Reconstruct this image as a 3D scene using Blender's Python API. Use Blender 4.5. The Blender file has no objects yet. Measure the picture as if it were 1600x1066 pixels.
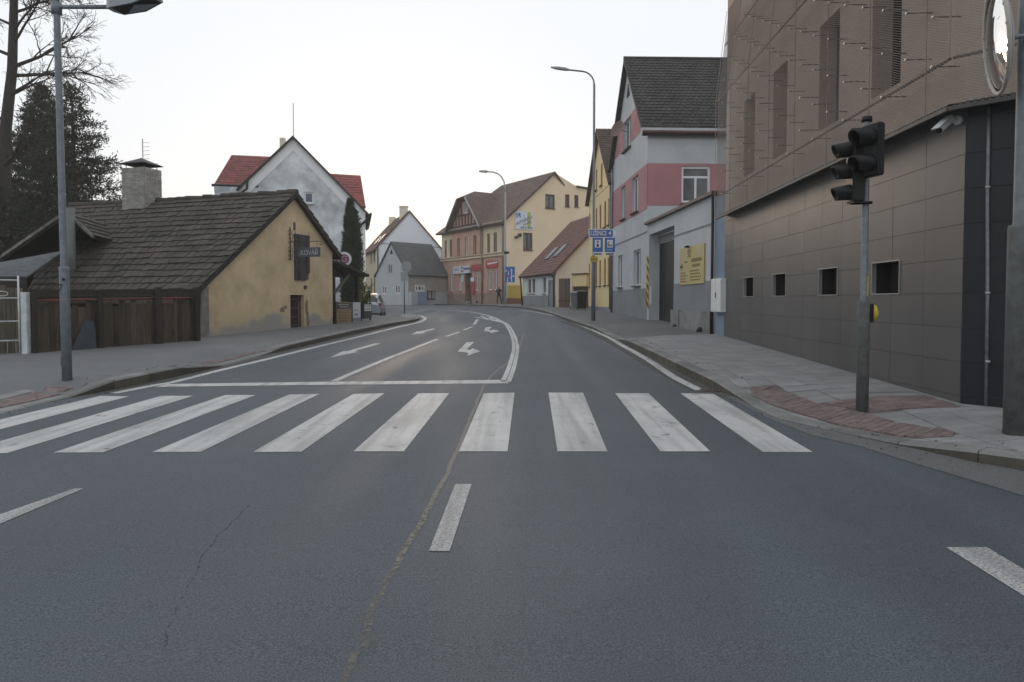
import bpy, bmesh, math, random
from mathutils import Vector, Matrix
from mathutils.geometry import tessellate_polygon
random.seed(11)
S = bpy.context.scene
COL = S.collection
rad = math.radians

# ------------------------------------------------------------------ camera, sky, sun, exposure
CAM_H, FPX, HOR, PITCH = 1.66, 1067.0, 470.0, rad(2.0)
PY0 = HOR + FPX * math.tan(PITCH)
cam = bpy.data.cameras.new('camera'); camo = bpy.data.objects.new('camera', cam); COL.objects.link(camo)
camo.location = (0, 0, CAM_H); camo.rotation_euler = (rad(90) - PITCH, 0, 0)
cam.sensor_width = 36; cam.lens = FPX / 1600 * 36; cam.shift_y = (PY0 - 533.0) / 1600
cam.clip_start = .05; cam.clip_end = 3000
S.camera = camo
SUN_EL, SUN_AZ = rad(5), rad(-9)          # azimuth measured from +Y towards +X
VEIL = .93
W = bpy.data.worlds.new('World'); S.world = W; W.use_nodes = True
wn = W.node_tree.nodes; wl = W.node_tree.links
sky = wn.new('ShaderNodeTexSky'); sky.sky_type = 'NISHITA'; sky.sun_disc = False
sky.sun_elevation = SUN_EL; sky.sun_rotation = SUN_AZ; sky.air_density = 1.0; sky.dust_density = 1.5; sky.ozone_density = 1.0
wn['Background'].inputs['Strength'].default_value = .15
# thin even overcast: most of the light is a pale veil, the clear-sky glow shows through it
veil = wn.new('ShaderNodeMix'); veil.data_type = 'RGBA'; veil.inputs['Factor'].default_value = VEIL
veil.inputs['B'].default_value = (4.95, 5.15, 5.4, 1)
wl.new(sky.outputs[0], veil.inputs['A']); wl.new(veil.outputs['Result'], wn['Background'].inputs[0])
sl = bpy.data.lights.new('sun', 'SUN'); sl.energy = .8; sl.angle = rad(15); sl.color = (1, .74, .5)
so = bpy.data.objects.new('sun', sl); COL.objects.link(so)
sd = Vector((math.sin(SUN_AZ) * math.cos(SUN_EL), math.cos(SUN_AZ) * math.cos(SUN_EL), math.sin(SUN_EL)))
so.rotation_euler = sd.to_track_quat('Z', 'Y').to_euler(); so.location = (0, 0, 40)
S.view_settings.view_transform = 'Standard'; S.view_settings.look = 'None'
S.view_settings.exposure = 0.38; S.view_settings.gamma = 1
S.render.engine = 'CYCLES'; S.cycles.use_denoising = True
S.cycles.max_bounces = 6; S.cycles.transparent_max_bounces = 12
S.cycles.volume_bounces = 1

# ------------------------------------------------------------------ picture point -> place in the street
def ray(px, py):
    xc, yc = (px - 800) / FPX, (PY0 - py) / FPX
    return Vector((xc, math.cos(PITCH) + yc * math.sin(PITCH), -math.sin(PITCH) + yc * math.cos(PITCH)))
def P(px, py, Y):
    d = ray(px, py); t = Y / d.y
    return Vector((d.x * t, Y, CAM_H + d.z * t))
def sst(t):
    t = max(0., min(1., t)); return t * t * (3 - 2 * t)
def zr(x, y):                                   # street surface: climbs, then levels out; side yard lies lower
    if y < -40: b = -.94
    elif y < 32: b = .0234 * y
    else:
        d = min(40., y - 32); b = .749 + .0234 * (d - d * d / 80)
    return b - .36 * sst((-6.6 - x) / 1.5) * sst((y - 30.5) / 6) * (1 - sst((y - 46) / 9))
def G(px, py, dz=0., f=None):
    f = f or zr
    d = ray(px, py); y0 = 2.0; step = .1
    g = lambda Y: CAM_H + d.z / d.y * Y - f(d.x / d.y * Y, Y) - dz
    Y = y0
    while Y < 110 and g(Y) > 0: Y += step
    a, b = Y - step, Y
    for _ in range(25):
        m = (a + b) / 2
        if g(m) > 0: a = m
        else: b = m
    return Vector((d.x / d.y * b, b, CAM_H + d.z / d.y * b))
Z = Vector((0, 0, 1))
def V(*a): return Vector(a)

# ------------------------------------------------------------------ materials
MATS = {}
def hexc(h):
    c = [int(h[i:i + 2], 16) / 255 for i in (0, 2, 4)]
    return tuple(x / 12.92 if x <= .04045 else ((x + .055) / 1.055) ** 2.4 for x in c)
def mat(name, c, rough=.8, c2=None, scale=3., amt=.5, bump=0., bscale=40., metal=0., spec=.5, rnd=0., detail=6., stretch=None, speck=0., wet=None):
    if name in MATS: return MATS[name]
    m = bpy.data.materials.new(name); m.use_nodes = True; MATS[name] = m
    n = m.node_tree.nodes; l = m.node_tree.links; b = n['Principled BSDF']
    b.inputs['Roughness'].default_value = rough; b.inputs['Metallic'].default_value = metal
    b.inputs['Specular IOR Level'].default_value = spec
    col = None
    tc = n.new('ShaderNodeTexCoord'); src = tc.outputs['Object']
    if stretch:
        mp = n.new('ShaderNodeMapping'); mp.inputs['Scale'].default_value = stretch; l.new(src, mp.inputs[0]); src2 = mp.outputs[0]
    else: src2 = src
    if c2 is None: c2 = tuple(x * .8 for x in c)
    nz = n.new('ShaderNodeTexNoise'); nz.inputs['Scale'].default_value = scale; nz.inputs['Detail'].default_value = detail
    nz.inputs['Roughness'].default_value = .62
    l.new(src2, nz.inputs['Vector'])
    rp = n.new('ShaderNodeValToRGB'); e = rp.color_ramp.elements
    e[0].position = .5 - .2 * (1.2 - amt); e[1].position = .5 + .2 * (1.2 - amt)
    e[0].color = (*c2, 1); e[1].color = (*c, 1)
    l.new(nz.outputs['Fac'], rp.inputs[0]); col = rp.outputs[0]
    if speck:
        vo = n.new('ShaderNodeTexNoise'); vo.inputs['Scale'].default_value = bscale * 1.4; vo.inputs['Detail'].default_value = 3; vo.inputs['Roughness'].default_value = .7
        l.new(src, vo.inputs['Vector'])
        mr = n.new('ShaderNodeMapRange'); mr.inputs[1].default_value = .3; mr.inputs[2].default_value = .7
        mr.inputs[3].default_value = 1 - speck; mr.inputs[4].default_value = 1 + speck; l.new(vo.outputs['Fac'], mr.inputs[0])
        mx = n.new('ShaderNodeVectorMath'); mx.operation = 'SCALE'; l.new(col, mx.inputs[0]); l.new(mr.outputs[0], mx.inputs['Scale']); col = mx.outputs[0]
    if rnd:
        oi = n.new('ShaderNodeObjectInfo'); mr = n.new('ShaderNodeMapRange')
        mr.inputs[3].default_value = 1 - rnd; mr.inputs[4].default_value = 1 + rnd; l.new(oi.outputs['Random'], mr.inputs[0])
        mx = n.new('ShaderNodeVectorMath'); mx.operation = 'SCALE'; l.new(col, mx.inputs[0]); l.new(mr.outputs[0], mx.inputs['Scale']); col = mx.outputs[0]
    l.new(col, b.inputs['Base Color'])
    if bump:
        bn = n.new('ShaderNodeTexNoise'); bn.inputs['Scale'].default_value = bscale; bn.inputs['Detail'].default_value = 4
        l.new(src, bn.inputs['Vector']); bp = n.new('ShaderNodeBump'); bp.inputs['Strength'].default_value = bump
        bp.inputs['Distance'].default_value = .02; l.new(bn.outputs['Fac'], bp.inputs['Height']); l.new(bp.outputs[0], b.inputs['Normal'])
    return m
H = hexc
def nodes_of(m): return m.node_tree.nodes, m.node_tree.links, m.node_tree.nodes['Principled BSDF']

# ------------------------------------------------------------------ mesh helpers
class MB:
    def __init__(s): s.v = []; s.f = []; s.mi = []
    def poly(s, pts, mi=0):
        i = len(s.v); s.v += [tuple(p) for p in pts]; s.f.append(tuple(range(i, i + len(pts)))); s.mi.append(mi); return s
    def obox(s, o, a, b, c, mi=0):
        o, a, b, c = Vector(o), Vector(a), Vector(b), Vector(c); i = len(s.v)
        if a.cross(b).dot(c) < 0: a, b = b, a
        s.v += [tuple(p) for p in (o, o + a, o + a + b, o + b, o + c, o + a + c, o + a + b + c, o + b + c)]
        for q in ((3, 2, 1, 0), (4, 5, 6, 7), (0, 1, 5, 4), (1, 2, 6, 5), (2, 3, 7, 6), (3, 0, 4, 7)):
            s.f.append(tuple(i + k for k in q)); s.mi.append(mi)
        return s
    def cbox(s, c, sx, sy, sz, mi=0):
        return s.obox(Vector(c) - V(sx / 2, sy / 2, sz / 2), V(sx, 0, 0), V(0, sy, 0), V(0, 0, sz), mi)
    def prism(s, pts, off, mi=0):                # polygon + offset vector
        n = len(pts); i = len(s.v); off = Vector(off)
        s.v += [tuple(p) for p in pts] + [tuple(Vector(p) + off) for p in pts]
        s.f.append(tuple(range(i, i + n))); s.mi.append(mi); s.f.append(tuple(range(i + 2 * n - 1, i + n - 1, -1))); s.mi.append(mi)
        for k in range(n):
            j = (k + 1) % n; s.f.append((i + k, i + n + k, i + n + j, i + j)); s.mi.append(mi)
        return s
    def tube(s, pts, r, n=10, mi=0, cap=True):
        pts = [Vector(p) for p in pts]; rs = r if isinstance(r, (list, tuple)) else [r] * len(pts); rings = []
        px = None
        for k, p in enumerate(pts):
            t = (pts[min(k + 1, len(pts) - 1)] - pts[max(k - 1, 0)])
            if t.length < 1e-9: t = Vector((0, 0, 1))
            t.normalize()
            if px is None:
                px = t.orthogonal().normalized()
                if abs(t.z) > .9: px = (V(1, 0, 0) - t * t.x).normalized()
            px = (px - t * px.dot(t)).normalized(); py = t.cross(px); i = len(s.v)
            for a in range(n):
                an = 2 * math.pi * a / n; s.v.append(tuple(p + (px * math.cos(an) + py * math.sin(an)) * rs[k]))
            rings.append(i)
        for k in range(len(rings) - 1):
            for a in range(n):
                b = (a + 1) % n; s.f.append((rings[k] + a, rings[k] + b, rings[k + 1] + b, rings[k + 1] + a)); s.mi.append(mi)
        if cap:
            s.f.append(tuple(rings[0] + a for a in range(n - 1, -1, -1))); s.mi.append(mi)
            s.f.append(tuple(rings[-1] + a for a in range(n))); s.mi.append(mi)
        return s
    def disc(s, c, nrm, r, th, n=28, mi=0):
        c = Vector(c); nrm = Vector(nrm).normalized(); return s.tube([c - nrm * th / 2, c + nrm * th / 2], r, n, mi)
    def build(s, name, m, parent=None, smooth=False, shadowflat=None):
        me = bpy.data.meshes.new(name); me.from_pydata(s.v, [], s.f)
        ms = m if isinstance(m, (list, tuple)) else [m]
        for x in ms: me.materials.append(x)
        if len(ms) > 1: me.polygons.foreach_set('material_index', s.mi)
        if smooth: me.polygons.foreach_set('use_smooth', [True] * len(s.f))
        me.update(); return link(name, me, parent)
def smooth_by_angle(o, ang=40):
    me = o.data; bm = bmesh.new(); bm.from_mesh(me)
    bmesh.ops.remove_doubles(bm, verts=bm.verts, dist=1e-5)
    for f in bm.faces: f.smooth = True
    for e in bm.edges:
        if len(e.link_faces) == 2 and e.calc_face_angle(0) > rad(ang): e.smooth = False
    bm.to_mesh(me); bm.free(); return o
def link(name, me, parent=None, loc=None, rotz=0):
    o = bpy.data.objects.new(name, me); COL.objects.link(o); base = V(0, 0, 0)
    if parent:
        o.parent = parent
        base = Vector(parent.location) if parent.parent is None else V(0, 0, 0)
    o.location = (Vector(loc) if loc is not None else V(0, 0, 0)) - base
    if rotz: o.rotation_euler.z = rotz
    return o
def thing(name, label, cat, loc, group=None):
    o = bpy.data.objects.new(name, None); COL.objects.link(o); o.location = loc; o.empty_display_size = .2
    o['label'] = label; o['category'] = cat
    if group: o['group'] = group
    return o
def tag(o, label, cat, group=None):
    o['label'] = label; o['category'] = cat
    if group: o['group'] = group
    return o
def kind(o, k): o['kind'] = k; return o
class Frame:                                     # a wall plane: U along, N outward
    def __init__(s, A, B, flip=False):
        s.O = V(A[0], A[1], 0); d = V(B[0] - A[0], B[1] - A[1], 0); s.L = d.length; s.U = d / s.L
        s.N = V(s.U.y, -s.U.x, 0)
        if s.N.dot(s.O + d * .5) > 0: s.N = -s.N
        if flip: s.N = -s.N
    def p(s, u, v, n=0): return s.O + s.U * u + Z * v + s.N * n
    def hit(s, px, py):                          # picture point on this wall -> (u, v)
        d = ray(px, py); o = V(0, 0, CAM_H); t = (s.O - o).dot(s.N) / d.dot(s.N); q = o + d * t
        return (q - s.O).dot(s.U), q.z
def wall(parent, F, outer, holes, m, name='wall', depth=.2, n=0):
    mb = MB(); us = sorted(set([round(u, 5) for u, v in outer] + [round(x, 5) for h in holes for x in (h[0], h[2])])); lo, hi = min(v for u, v in outer) - 1, max(v for u, v in outer) + 1
    for ua, ub in zip(us, us[1:]):
        if ub - ua < 1e-4: continue
        hs = sorted([h for h in holes if h[0] < (ua + ub) / 2 < h[2]], key=lambda h: h[1]); cuts = [lo]
        for h in hs: cuts += [h[1], h[3]]
        cuts.append(hi)
        for va, vb in zip(cuts[::2], cuts[1::2]):
            q = clip(list(outer), [(ua, va), (ub, va), (ub, vb), (ua, vb)]); r = []
            for p in q:
                if not r or abs(p[0] - r[-1][0]) + abs(p[1] - r[-1][1]) > 1e-5: r.append(p)
            if len(r) > 2 and abs(parea(r)) > 1e-6: mb.poly([F.p(u, v, n) for u, v in r])
    for a, b, c, d in holes:
        for (u0, v0), (u1, v1) in (((a, b), (a, d)), ((a, d), (c, d)), ((c, d), (c, b)), ((c, b), (a, b))):
            mb.poly([F.p(u0, v0, n), F.p(u1, v1, n), F.p(u1, v1, n - depth), F.p(u0, v0, n - depth)])
    return mb.build(name, m, parent)
def window(parent, F, a, b, c, d, fm, gm, depth=.14, fw=.07, mull=1, trans=None, sill=None, n=0, sw=.06, name='window'):
    mb = MB(); q = lambda u0, v0, u1, v1, n0=-depth, n1=-depth + .06: mb.obox(F.p(u0, v0, n + n0), F.U * (u1 - u0), Z * (v1 - v0), F.N * (n1 - n0))
    q(a, b, a + fw, d); q(c - fw, b, c, d); q(a + fw, b, c - fw, b + fw); q(a + fw, d - fw, c - fw, d)
    for k in range(mull):
        u = a + (c - a) * (k + 1) / (mull + 1); q(u - fw * .5, b + fw, u + fw * .5, (d - fw) if trans is None else trans)
    if trans is not None: q(a + fw, trans, c - fw, trans + fw)
    o = mb.build(name, fm, parent)
    MB().obox(F.p(a, b, n - depth - .02), F.U * (c - a), Z * (d - b), F.N * .035).build('pane', gm, o)
    if sill is not None:
        MB().obox(F.p(a - .05, b - .05, n - depth + .06), F.U * (c - a + .1), Z * .045, F.N * (depth + .0 + sw)).build('sill', sill, o)
    return o
FONT = None
def lettering(txt, parent, origin, U, Vv, size, m, name='lettering', align='CENTER', lift=.004, maxw=None, shear=0., bold=0.):
    cu = bpy.data.curves.new('t', 'FONT'); cu.body = txt; cu.size = 1; cu.align_x = align; cu.align_y = 'CENTER'; cu.shear = shear; cu.offset = bold
    o = bpy.data.objects.new('t', cu); COL.objects.link(o); bpy.context.view_layer.update()
    me = bpy.data.meshes.new_from_object(o.evaluated_get(bpy.context.evaluated_depsgraph_get()))
    bpy.data.objects.remove(o); bpy.data.curves.remove(cu)
    U = Vector(U).normalized(); Vv = Vector(Vv).normalized(); Nn = U.cross(Vv); sx = size
    xs = [v.co.x for v in me.vertices]
    if maxw and xs: sx = min(size, maxw / max(.01, max(xs) - min(xs)))
    for v in me.vertices: v.co = Vector(origin) + U * v.co.x * sx + Vv * v.co.y * size + Nn * lift
    me.materials.clear(); me.materials.append(m); me.update()
    return link(name, me, parent)
def tiles(parent, E0, E1, R0, R1, rows, tw, m, individual=0, name='roof_tile', th=.03, lap=1.25, jit=.0, camera_pick=True, mi_n=1):
    """courses of tiles on the slope E0-E1 (eave) to R0-R1 (ridge)"""
    E0, E1, R0, R1 = map(Vector, (E0, E1, R0, R1)); nrm = (E1 - E0).cross(R0 - E0).normalized()
    if nrm.z < 0: nrm = -nrm
    out = []
    for r in range(rows):
        a0, a1 = r / rows, min(1., (r + lap) / rows)
        L0, L1 = E0.lerp(R0, a0), E1.lerp(R1, a0); T0, T1 = E0.lerp(R0, a1), E1.lerp(R1, a1)
        n = max(1, round((L1 - L0).length / tw)); sh = .5 if r % 2 else 0
        for k in range(n + (1 if sh else 0)):
            f0, f1 = max(0, (k - sh) / n), min(1, (k + 1 - sh) / n)
            if f1 - f0 < .01: continue
            g = .012 / tw / n
            j = [random.uniform(-jit, jit) for _ in range(4)]; up = random.uniform(0, jit * .6)
            a, b, c, d = L0.lerp(L1, f0 + g), L0.lerp(L1, f1 - g), T0.lerp(T1, f1 - g), T0.lerp(T1, f0 + g)
            sl = (a - d).normalized() if (a - d).length > 1e-6 else V(0, 0, 0)
            a, b = a + sl * j[0] + nrm * (th * 1.1 + up), b + sl * j[0] + nrm * (th * 1.1 + up + j[1] * .5)
            c, d = c + nrm * th * .1, d + nrm * th * .1
            out.append((a, b, c, d))
    C = V(0, 0, CAM_H)
    if individual:
        out.sort(key=lambda q: ((q[0] + q[2]) / 2 - C).length)
    for a, b, c, d in out[:individual]:
        mb = MB(); mb.prism([a, b, c, d], nrm * th); mb.build(name, m, parent)
    rest = out[individual:]
    if rest:
        mb = MB()
        for a, b, c, d in rest: mb.prism([a, b, c, d], nrm * th)
        o = mb.build(name, m, parent); kind(o, 'stuff')
def slab(parent, pts, th, m, name='roof'):
    pts = [Vector(p) for p in pts]; n = (pts[1] - pts[0]).cross(pts[2] - pts[0]).normalized()
    if n.z > 0: n = -n
    return MB().prism(pts, n * th).build(name, m, parent)
def clip(poly, cell):
    """clip any polygon (list of 2-tuples) by a convex ccw cell"""
    out = poly
    for i in range(len(cell)):
        ax, ay = cell[i]; bx, by = cell[(i + 1) % len(cell)]; inp, out = out, []
        if not inp: return []
        ins = lambda p: (bx - ax) * (p[1] - ay) - (by - ay) * (p[0] - ax) >= 0
        for k in range(len(inp)):
            p, q = inp[k - 1], inp[k]
            ip, iq = ins(p), ins(q)
            if ip != iq:
                d1 = (bx - ax) * (p[1] - ay) - (by - ay) * (p[0] - ax); d2 = (bx - ax) * (q[1] - ay) - (by - ay) * (q[0] - ax)
                t = d1 / (d1 - d2); out.append((p[0] + (q[0] - p[0]) * t, p[1] + (q[1] - p[1]) * t))
            if iq: out.append(q)
    return out
def parea(p): return .5 * sum(p[i - 1][0] * p[i][1] - p[i][0] * p[i - 1][1] for i in range(len(p)))
def inside(x, y, poly):
    c = False
    for i in range(len(poly)):
        (x0, y0), (x1, y1) = poly[i - 1][:2], poly[i][:2]
        if (y0 > y) != (y1 > y) and x < (x1 - x0) * (y - y0) / (y1 - y0) + x0: c = not c
    return c
def pave(region, w, h, ang, gap, m, parent, name, zf, lift, th=.05, limit=300, off=.5, jz=.002, sink=()):
    region = [(p[0], p[1]) for p in region]; ca, sa = math.cos(ang), math.sin(ang); ox, oy = region[0]
    loc = [((x - ox) * ca + (y - oy) * sa, -(x - ox) * sa + (y - oy) * ca) for x, y in region]
    x0, x1 = min(p[0] for p in loc), max(p[0] for p in loc); y0, y1 = min(p[1] for p in loc), max(p[1] for p in loc)
    res = []; j = math.floor(y0 / h)
    while j * h < y1:
        i = math.floor(x0 / w) - 1
        while i * w < x1:
            a = i * w + (off * w if j % 2 else 0); g = gap / 2
            cell = [(a + g, j * h + g), (a + w - g, j * h + g), (a + w - g, j * h + h - g), (a + g, j * h + h - g)]
            q = clip(loc, cell)
            if len(q) >= 3 and abs(parea(q)) > .02 * w * h:
                q2 = []
                for p in q:
                    if not q2 or (p[0] - q2[-1][0]) ** 2 + (p[1] - q2[-1][1]) ** 2 > 1e-6: q2.append(p)
                if len(q2) > 2 and (q2[0][0] - q2[-1][0]) ** 2 + (q2[0][1] - q2[-1][1]) ** 2 < 1e-6: q2.pop()
                if len(q2) > 2: res.append([(ox + x * ca - y * sa, oy + x * sa + y * ca) for x, y in q2])
            i += 1
        j += 1
    res.sort(key=lambda q: q[0][0] ** 2 + q[0][1] ** 2)
    def pr(mb, q):
        if parea(q) < 0: q = q[::-1]
        dz = random.uniform(-jz, jz); cx, cy = sum(p[0] for p in q) / len(q), sum(p[1] for p in q) / len(q)
        for reg in sink:
            if inside(cx, cy, reg) or any(inside(p[0], p[1], reg) for p in q): dz -= .012; break
        mb.prism([V(x, y, zf(x, y) + lift + dz) for x, y in q][::-1], (0, 0, -th))
    for q in res[:limit]:
        mb = MB(); pr(mb, q); mb.build(name, m, parent)
    if len(res) > limit:
        mb = MB()
        for q in res[limit:]: pr(mb, q)
        kind(mb.build(name, m, parent), 'stuff')
def sheet(name, poly, m, lift=.004, parent=None, zf=zr, cell=1.5):
    """flat mark laid on the street, cut so that it follows the slope"""
    poly = [(p[0], p[1]) for p in poly]; mb = MB(); y0, y1 = min(p[1] for p in poly), max(p[1] for p in poly)
    x0, x1 = min(p[0] for p in poly), max(p[0] for p in poly)
    lines = [y0] + [k * cell for k in range(math.ceil(y0 / cell), math.floor(y1 / cell) + 1) if y0 < k * cell < y1] + [y1]
    for a, b in zip(lines, lines[1:]):
        q = clip(poly, [(x0 - 1, a), (x1 + 1, a), (x1 + 1, b), (x0 - 1, b)])
        if len(q) < 3: continue
        if parea(q) < 0: q = q[::-1]
        pts = [V(x, y, 0) for x, y in q]; i = len(mb.v)
        mb.v += [(p.x, p.y, zf(p.x, p.y) + lift) for p in pts]
        for t in tessellate_polygon([pts]): mb.f.append(tuple(i + k for k in t)); mb.mi.append(0)
    return mb.build(name, m, parent)
def jag(pts, amp, sub=5):
    pts = [V(p[0], p[1], 0) for p in pts]; out = []
    for a, b in zip(pts, pts[1:]):
        for k in range(sub): out.append(a.lerp(b, k / sub) + V(random.gauss(0, amp), random.gauss(0, amp), 0))
    return out + [pts[-1]]
def ribbon(name, pts, w, m, lift=.004, zf=zr, parent=None, sub=4, off=0.):
    pts = [V(p[0], p[1], 0) for p in pts]; q = []
    for i in range(len(pts) - 1):                 # Catmull-Rom
        p0, p1, p2, p3 = pts[max(i - 1, 0)], pts[i], pts[i + 1], pts[min(i + 2, len(pts) - 1)]
        for k in range(sub):
            t = k / sub; q.append(.5 * ((2 * p1) + (p2 - p0) * t + (2 * p0 - 5 * p1 + 4 * p2 - p3) * t * t + (3 * p1 - p0 - 3 * p2 + p3) * t ** 3))
    q.append(pts[-1]); mb = MB()
    for k, p in enumerate(q):
        t = (q[min(k + 1, len(q) - 1)] - q[max(k - 1, 0)]).normalized(); s = V(t.y, -t.x, 0)
        for e in (-.5, .5):
            x = p + s * (w * e + off); mb.v.append((x.x, x.y, zf(x.x, x.y) + lift))
    for k in range(len(q) - 1): mb.f.append((2 * k, 2 * k + 1, 2 * k + 3, 2 * k + 2)); mb.mi.append(0)
    return mb.build(name, m, parent)
# ------------------------------------------------------------------ the street
def asphalt(name, c1, c2, patch, rough=.62, tracks=False):
    m = mat(name, c1, rough, c2, scale=.35, amt=.35, bump=.3, bscale=75, detail=8, speck=.65, spec=.28)
    n, l, b = nodes_of(m)
    # coarse patches and tyre-polished lanes change the gloss and the tone a little
    tc = n.new('ShaderNodeTexCoord'); mp = n.new('ShaderNodeMapping'); mp.inputs['Scale'].default_value = (.9, .07, 1)
    l.new(tc.outputs['Object'], mp.inputs[0]); nz = n.new('ShaderNodeTexNoise'); nz.inputs['Scale'].default_value = 1.1; nz.inputs['Detail'].default_value = 5
    l.new(mp.outputs[0], nz.inputs['Vector']); mr = n.new('ShaderNodeMapRange')
    mr.inputs[1].default_value = .35; mr.inputs[2].default_value = .65; mr.inputs[3].default_value = rough - .1; mr.inputs[4].default_value = rough + .14
    l.new(nz.outputs['Fac'], mr.inputs[0]); l.new(mr.outputs[0], b.inputs['Roughness'])
    src = b.inputs['Base Color'].links[0].from_socket
    m2 = n.new('ShaderNodeMapRange'); m2.inputs[1].default_value = .3; m2.inputs[2].default_value = .7; m2.inputs[3].default_value = 1 - patch; m2.inputs[4].default_value = 1 + patch
    l.new(nz.outputs['Fac'], m2.inputs[0]); sc = n.new('ShaderNodeVectorMath'); sc.operation = 'SCALE'
    l.new(src, sc.inputs[0]); l.new(m2.outputs[0], sc.inputs['Scale']); l.new(sc.outputs[0], b.inputs['Base Color'])
    return m
M_road = asphalt('asphalt', (.082, .095, .112), (.064, .075, .089), .16)
M_roadl = asphalt('asphalt_gutter', (.13, .133, .135), (.1, .103, .105), .12, .8)
M_walk = asphalt('asphalt_walk', (.165, .168, .172), (.12, .123, .127), .1, .85)
M_soil = mat('soil', (.075, .07, .05), .95, (.04, .05, .025), scale=.6, bump=.5, bscale=20)
def paint_mat(name, c, c2, wear):
    m = mat(name, c, .6, c2, scale=1.3, amt=.3, bump=.35, bscale=95, detail=9, speck=.12)
    n, l, b = nodes_of(m); src = b.inputs['Base Color'].links[0].from_socket
    tc = n.new('ShaderNodeTexCoord'); nz = n.new('ShaderNodeTexNoise'); nz.inputs['Scale'].default_value = 4.5; nz.inputs['Detail'].default_value = 11; nz.inputs['Roughness'].default_value = .78
    l.new(tc.outputs['Object'], nz.inputs['Vector'])
    rp = n.new('ShaderNodeValToRGB'); rp.color_ramp.elements[0].position = wear; rp.color_ramp.elements[1].position = wear + .07
    l.new(nz.outputs['Fac'], rp.inputs[0]); mx = n.new('ShaderNodeMix'); mx.data_type = 'RGBA'
    l.new(rp.outputs[0], mx.inputs['Factor']); mx.inputs['A'].default_value = (.16, .162, .165, 1); l.new(src, mx.inputs['B'])
    mp = n.new('ShaderNodeMapping'); mp.inputs['Scale'].default_value = (5, .3, 1); mp.inputs['Rotation'].default_value = (0, 0, .12); l.new(tc.outputs['Object'], mp.inputs[0])
    tn = n.new('ShaderNodeTexNoise'); tn.inputs['Scale'].default_value = 1.5; tn.inputs['Detail'].default_value = 6; l.new(mp.outputs[0], tn.inputs['Vector'])
    tr_ = n.new('ShaderNodeMapRange'); tr_.inputs[1].default_value = .36; tr_.inputs[2].default_value = .56; tr_.inputs[3].default_value = .74; tr_.inputs[4].default_value = 1.04; l.new(tn.outputs['Fac'], tr_.inputs[0])
    sc_ = n.new('ShaderNodeVectorMath'); sc_.operation = 'SCALE'; l.new(mx.outputs['Result'], sc_.inputs[0]); l.new(tr_.outputs[0], sc_.inputs['Scale'])
    l.new(sc_.outputs[0], b.inputs['Base Color']); return m
M_paint = paint_mat('road_paint', (.5, .498, .492), (.38, .382, .385), .36)
M_paint2 = paint_mat('road_paint_worn', (.42, .425, .43), (.30, .305, .31), .40)
def worn_dash(m):                                # rows of gaps left by the roller
    n, l, b = nodes_of(m); src = b.inputs['Base Color'].links[0].from_socket
    tc = n.new('ShaderNodeTexCoord'); mp = n.new('ShaderNodeMapping'); mp.inputs['Scale'].default_value = (30, 90, 1)
    l.new(tc.outputs['Object'], mp.inputs[0]); nz = n.new('ShaderNodeTexNoise'); nz.inputs['Scale'].default_value = 1.6; nz.inputs['Detail'].default_value = 4
    l.new(mp.outputs[0], nz.inputs['Vector']); rp = n.new('ShaderNodeValToRGB'); rp.color_ramp.elements[0].position = .38; rp.color_ramp.elements[1].position = .56
    l.new(nz.outputs['Fac'], rp.inputs[0]); mx = n.new('ShaderNodeMix'); mx.data_type = 'RGBA'; l.new(rp.outputs[0], mx.inputs['Factor'])
    mx.inputs['A'].default_value = (.13, .131, .134, 1); l.new(src, mx.inputs['B']); l.new(mx.outputs['Result'], b.inputs['Base Color'])
M_dash = paint_mat('road_paint_dash', (.46, .462, .465), (.4, .403, .406), .3); worn_dash(M_dash)

def gridsheet(name, x0, x1, y0, y1, dx, dy, m, dz):
    mb = MB(); nx, ny = round((x1 - x0) / dx), round((y1 - y0) / dy)
    for j in range(ny + 1):
        for i in range(nx + 1):
            x, y = x0 + i * dx, y0 + j * dy; mb.v.append((x, y, zr(x, y) + dz))
    for j in range(ny):
        for i in range(nx):
            a = j * (nx + 1) + i; mb.f.append((a, a + 1, a + nx + 2, a + nx + 1)); mb.mi.append(0)
    return mb.build(name, m, smooth=True)
ground = kind(gridsheet('ground', -1200, 1200, -600, 1800, 20, 6, M_soil, -.35), 'structure')
road = kind(gridsheet('road', -34, 26, -30, 104, .75, .75, M_road, 0), 'structure')

def resample(pts, hs, step):
    out = []
    for i in range(len(pts) - 1):
        a, b = V(*pts[i][:2], 0), V(*pts[i + 1][:2], 0); n = max(1, round((b - a).length / step))
        for k in range(n): out.append((a.lerp(b, k / n), hs[i] + (hs[i + 1] - hs[i]) * k / n))
    out.append((V(*pts[-1][:2], 0), hs[-1])); return out
def smoothpath(pts, hs, sub=6):
    q = []; hh = []; P3 = [V(p[0], p[1], 0) for p in pts]
    for i in range(len(P3) - 1):
        p0, p1, p2, p3 = P3[max(i - 1, 0)], P3[i], P3[i + 1], P3[min(i + 2, len(P3) - 1)]
        for k in range(sub):
            t = k / sub; q.append(.5 * ((2 * p1) + (p2 - p0) * t + (2 * p0 - 5 * p1 + 4 * p2 - p3) * t * t + (3 * p1 - p0 - 3 * p2 + p3) * t ** 3)); hh.append(hs[i] + (hs[i + 1] - hs[i]) * t)
    q.append(P3[-1]); hh.append(hs[-1]); return q, hh
def bylen(q, h, step):
    """resample a polyline at even lengths"""
    out = [(q[0], h[0])]; acc = 0.
    for i in range(len(q) - 1):
        d = (q[i + 1] - q[i]).length
        while acc + d >= step * len(out):
            t = (step * len(out) - acc) / d; out.append((q[i].lerp(q[i + 1], t), h[i] + (h[i + 1] - h[i]) * t))
        acc += d
    return out
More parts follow.
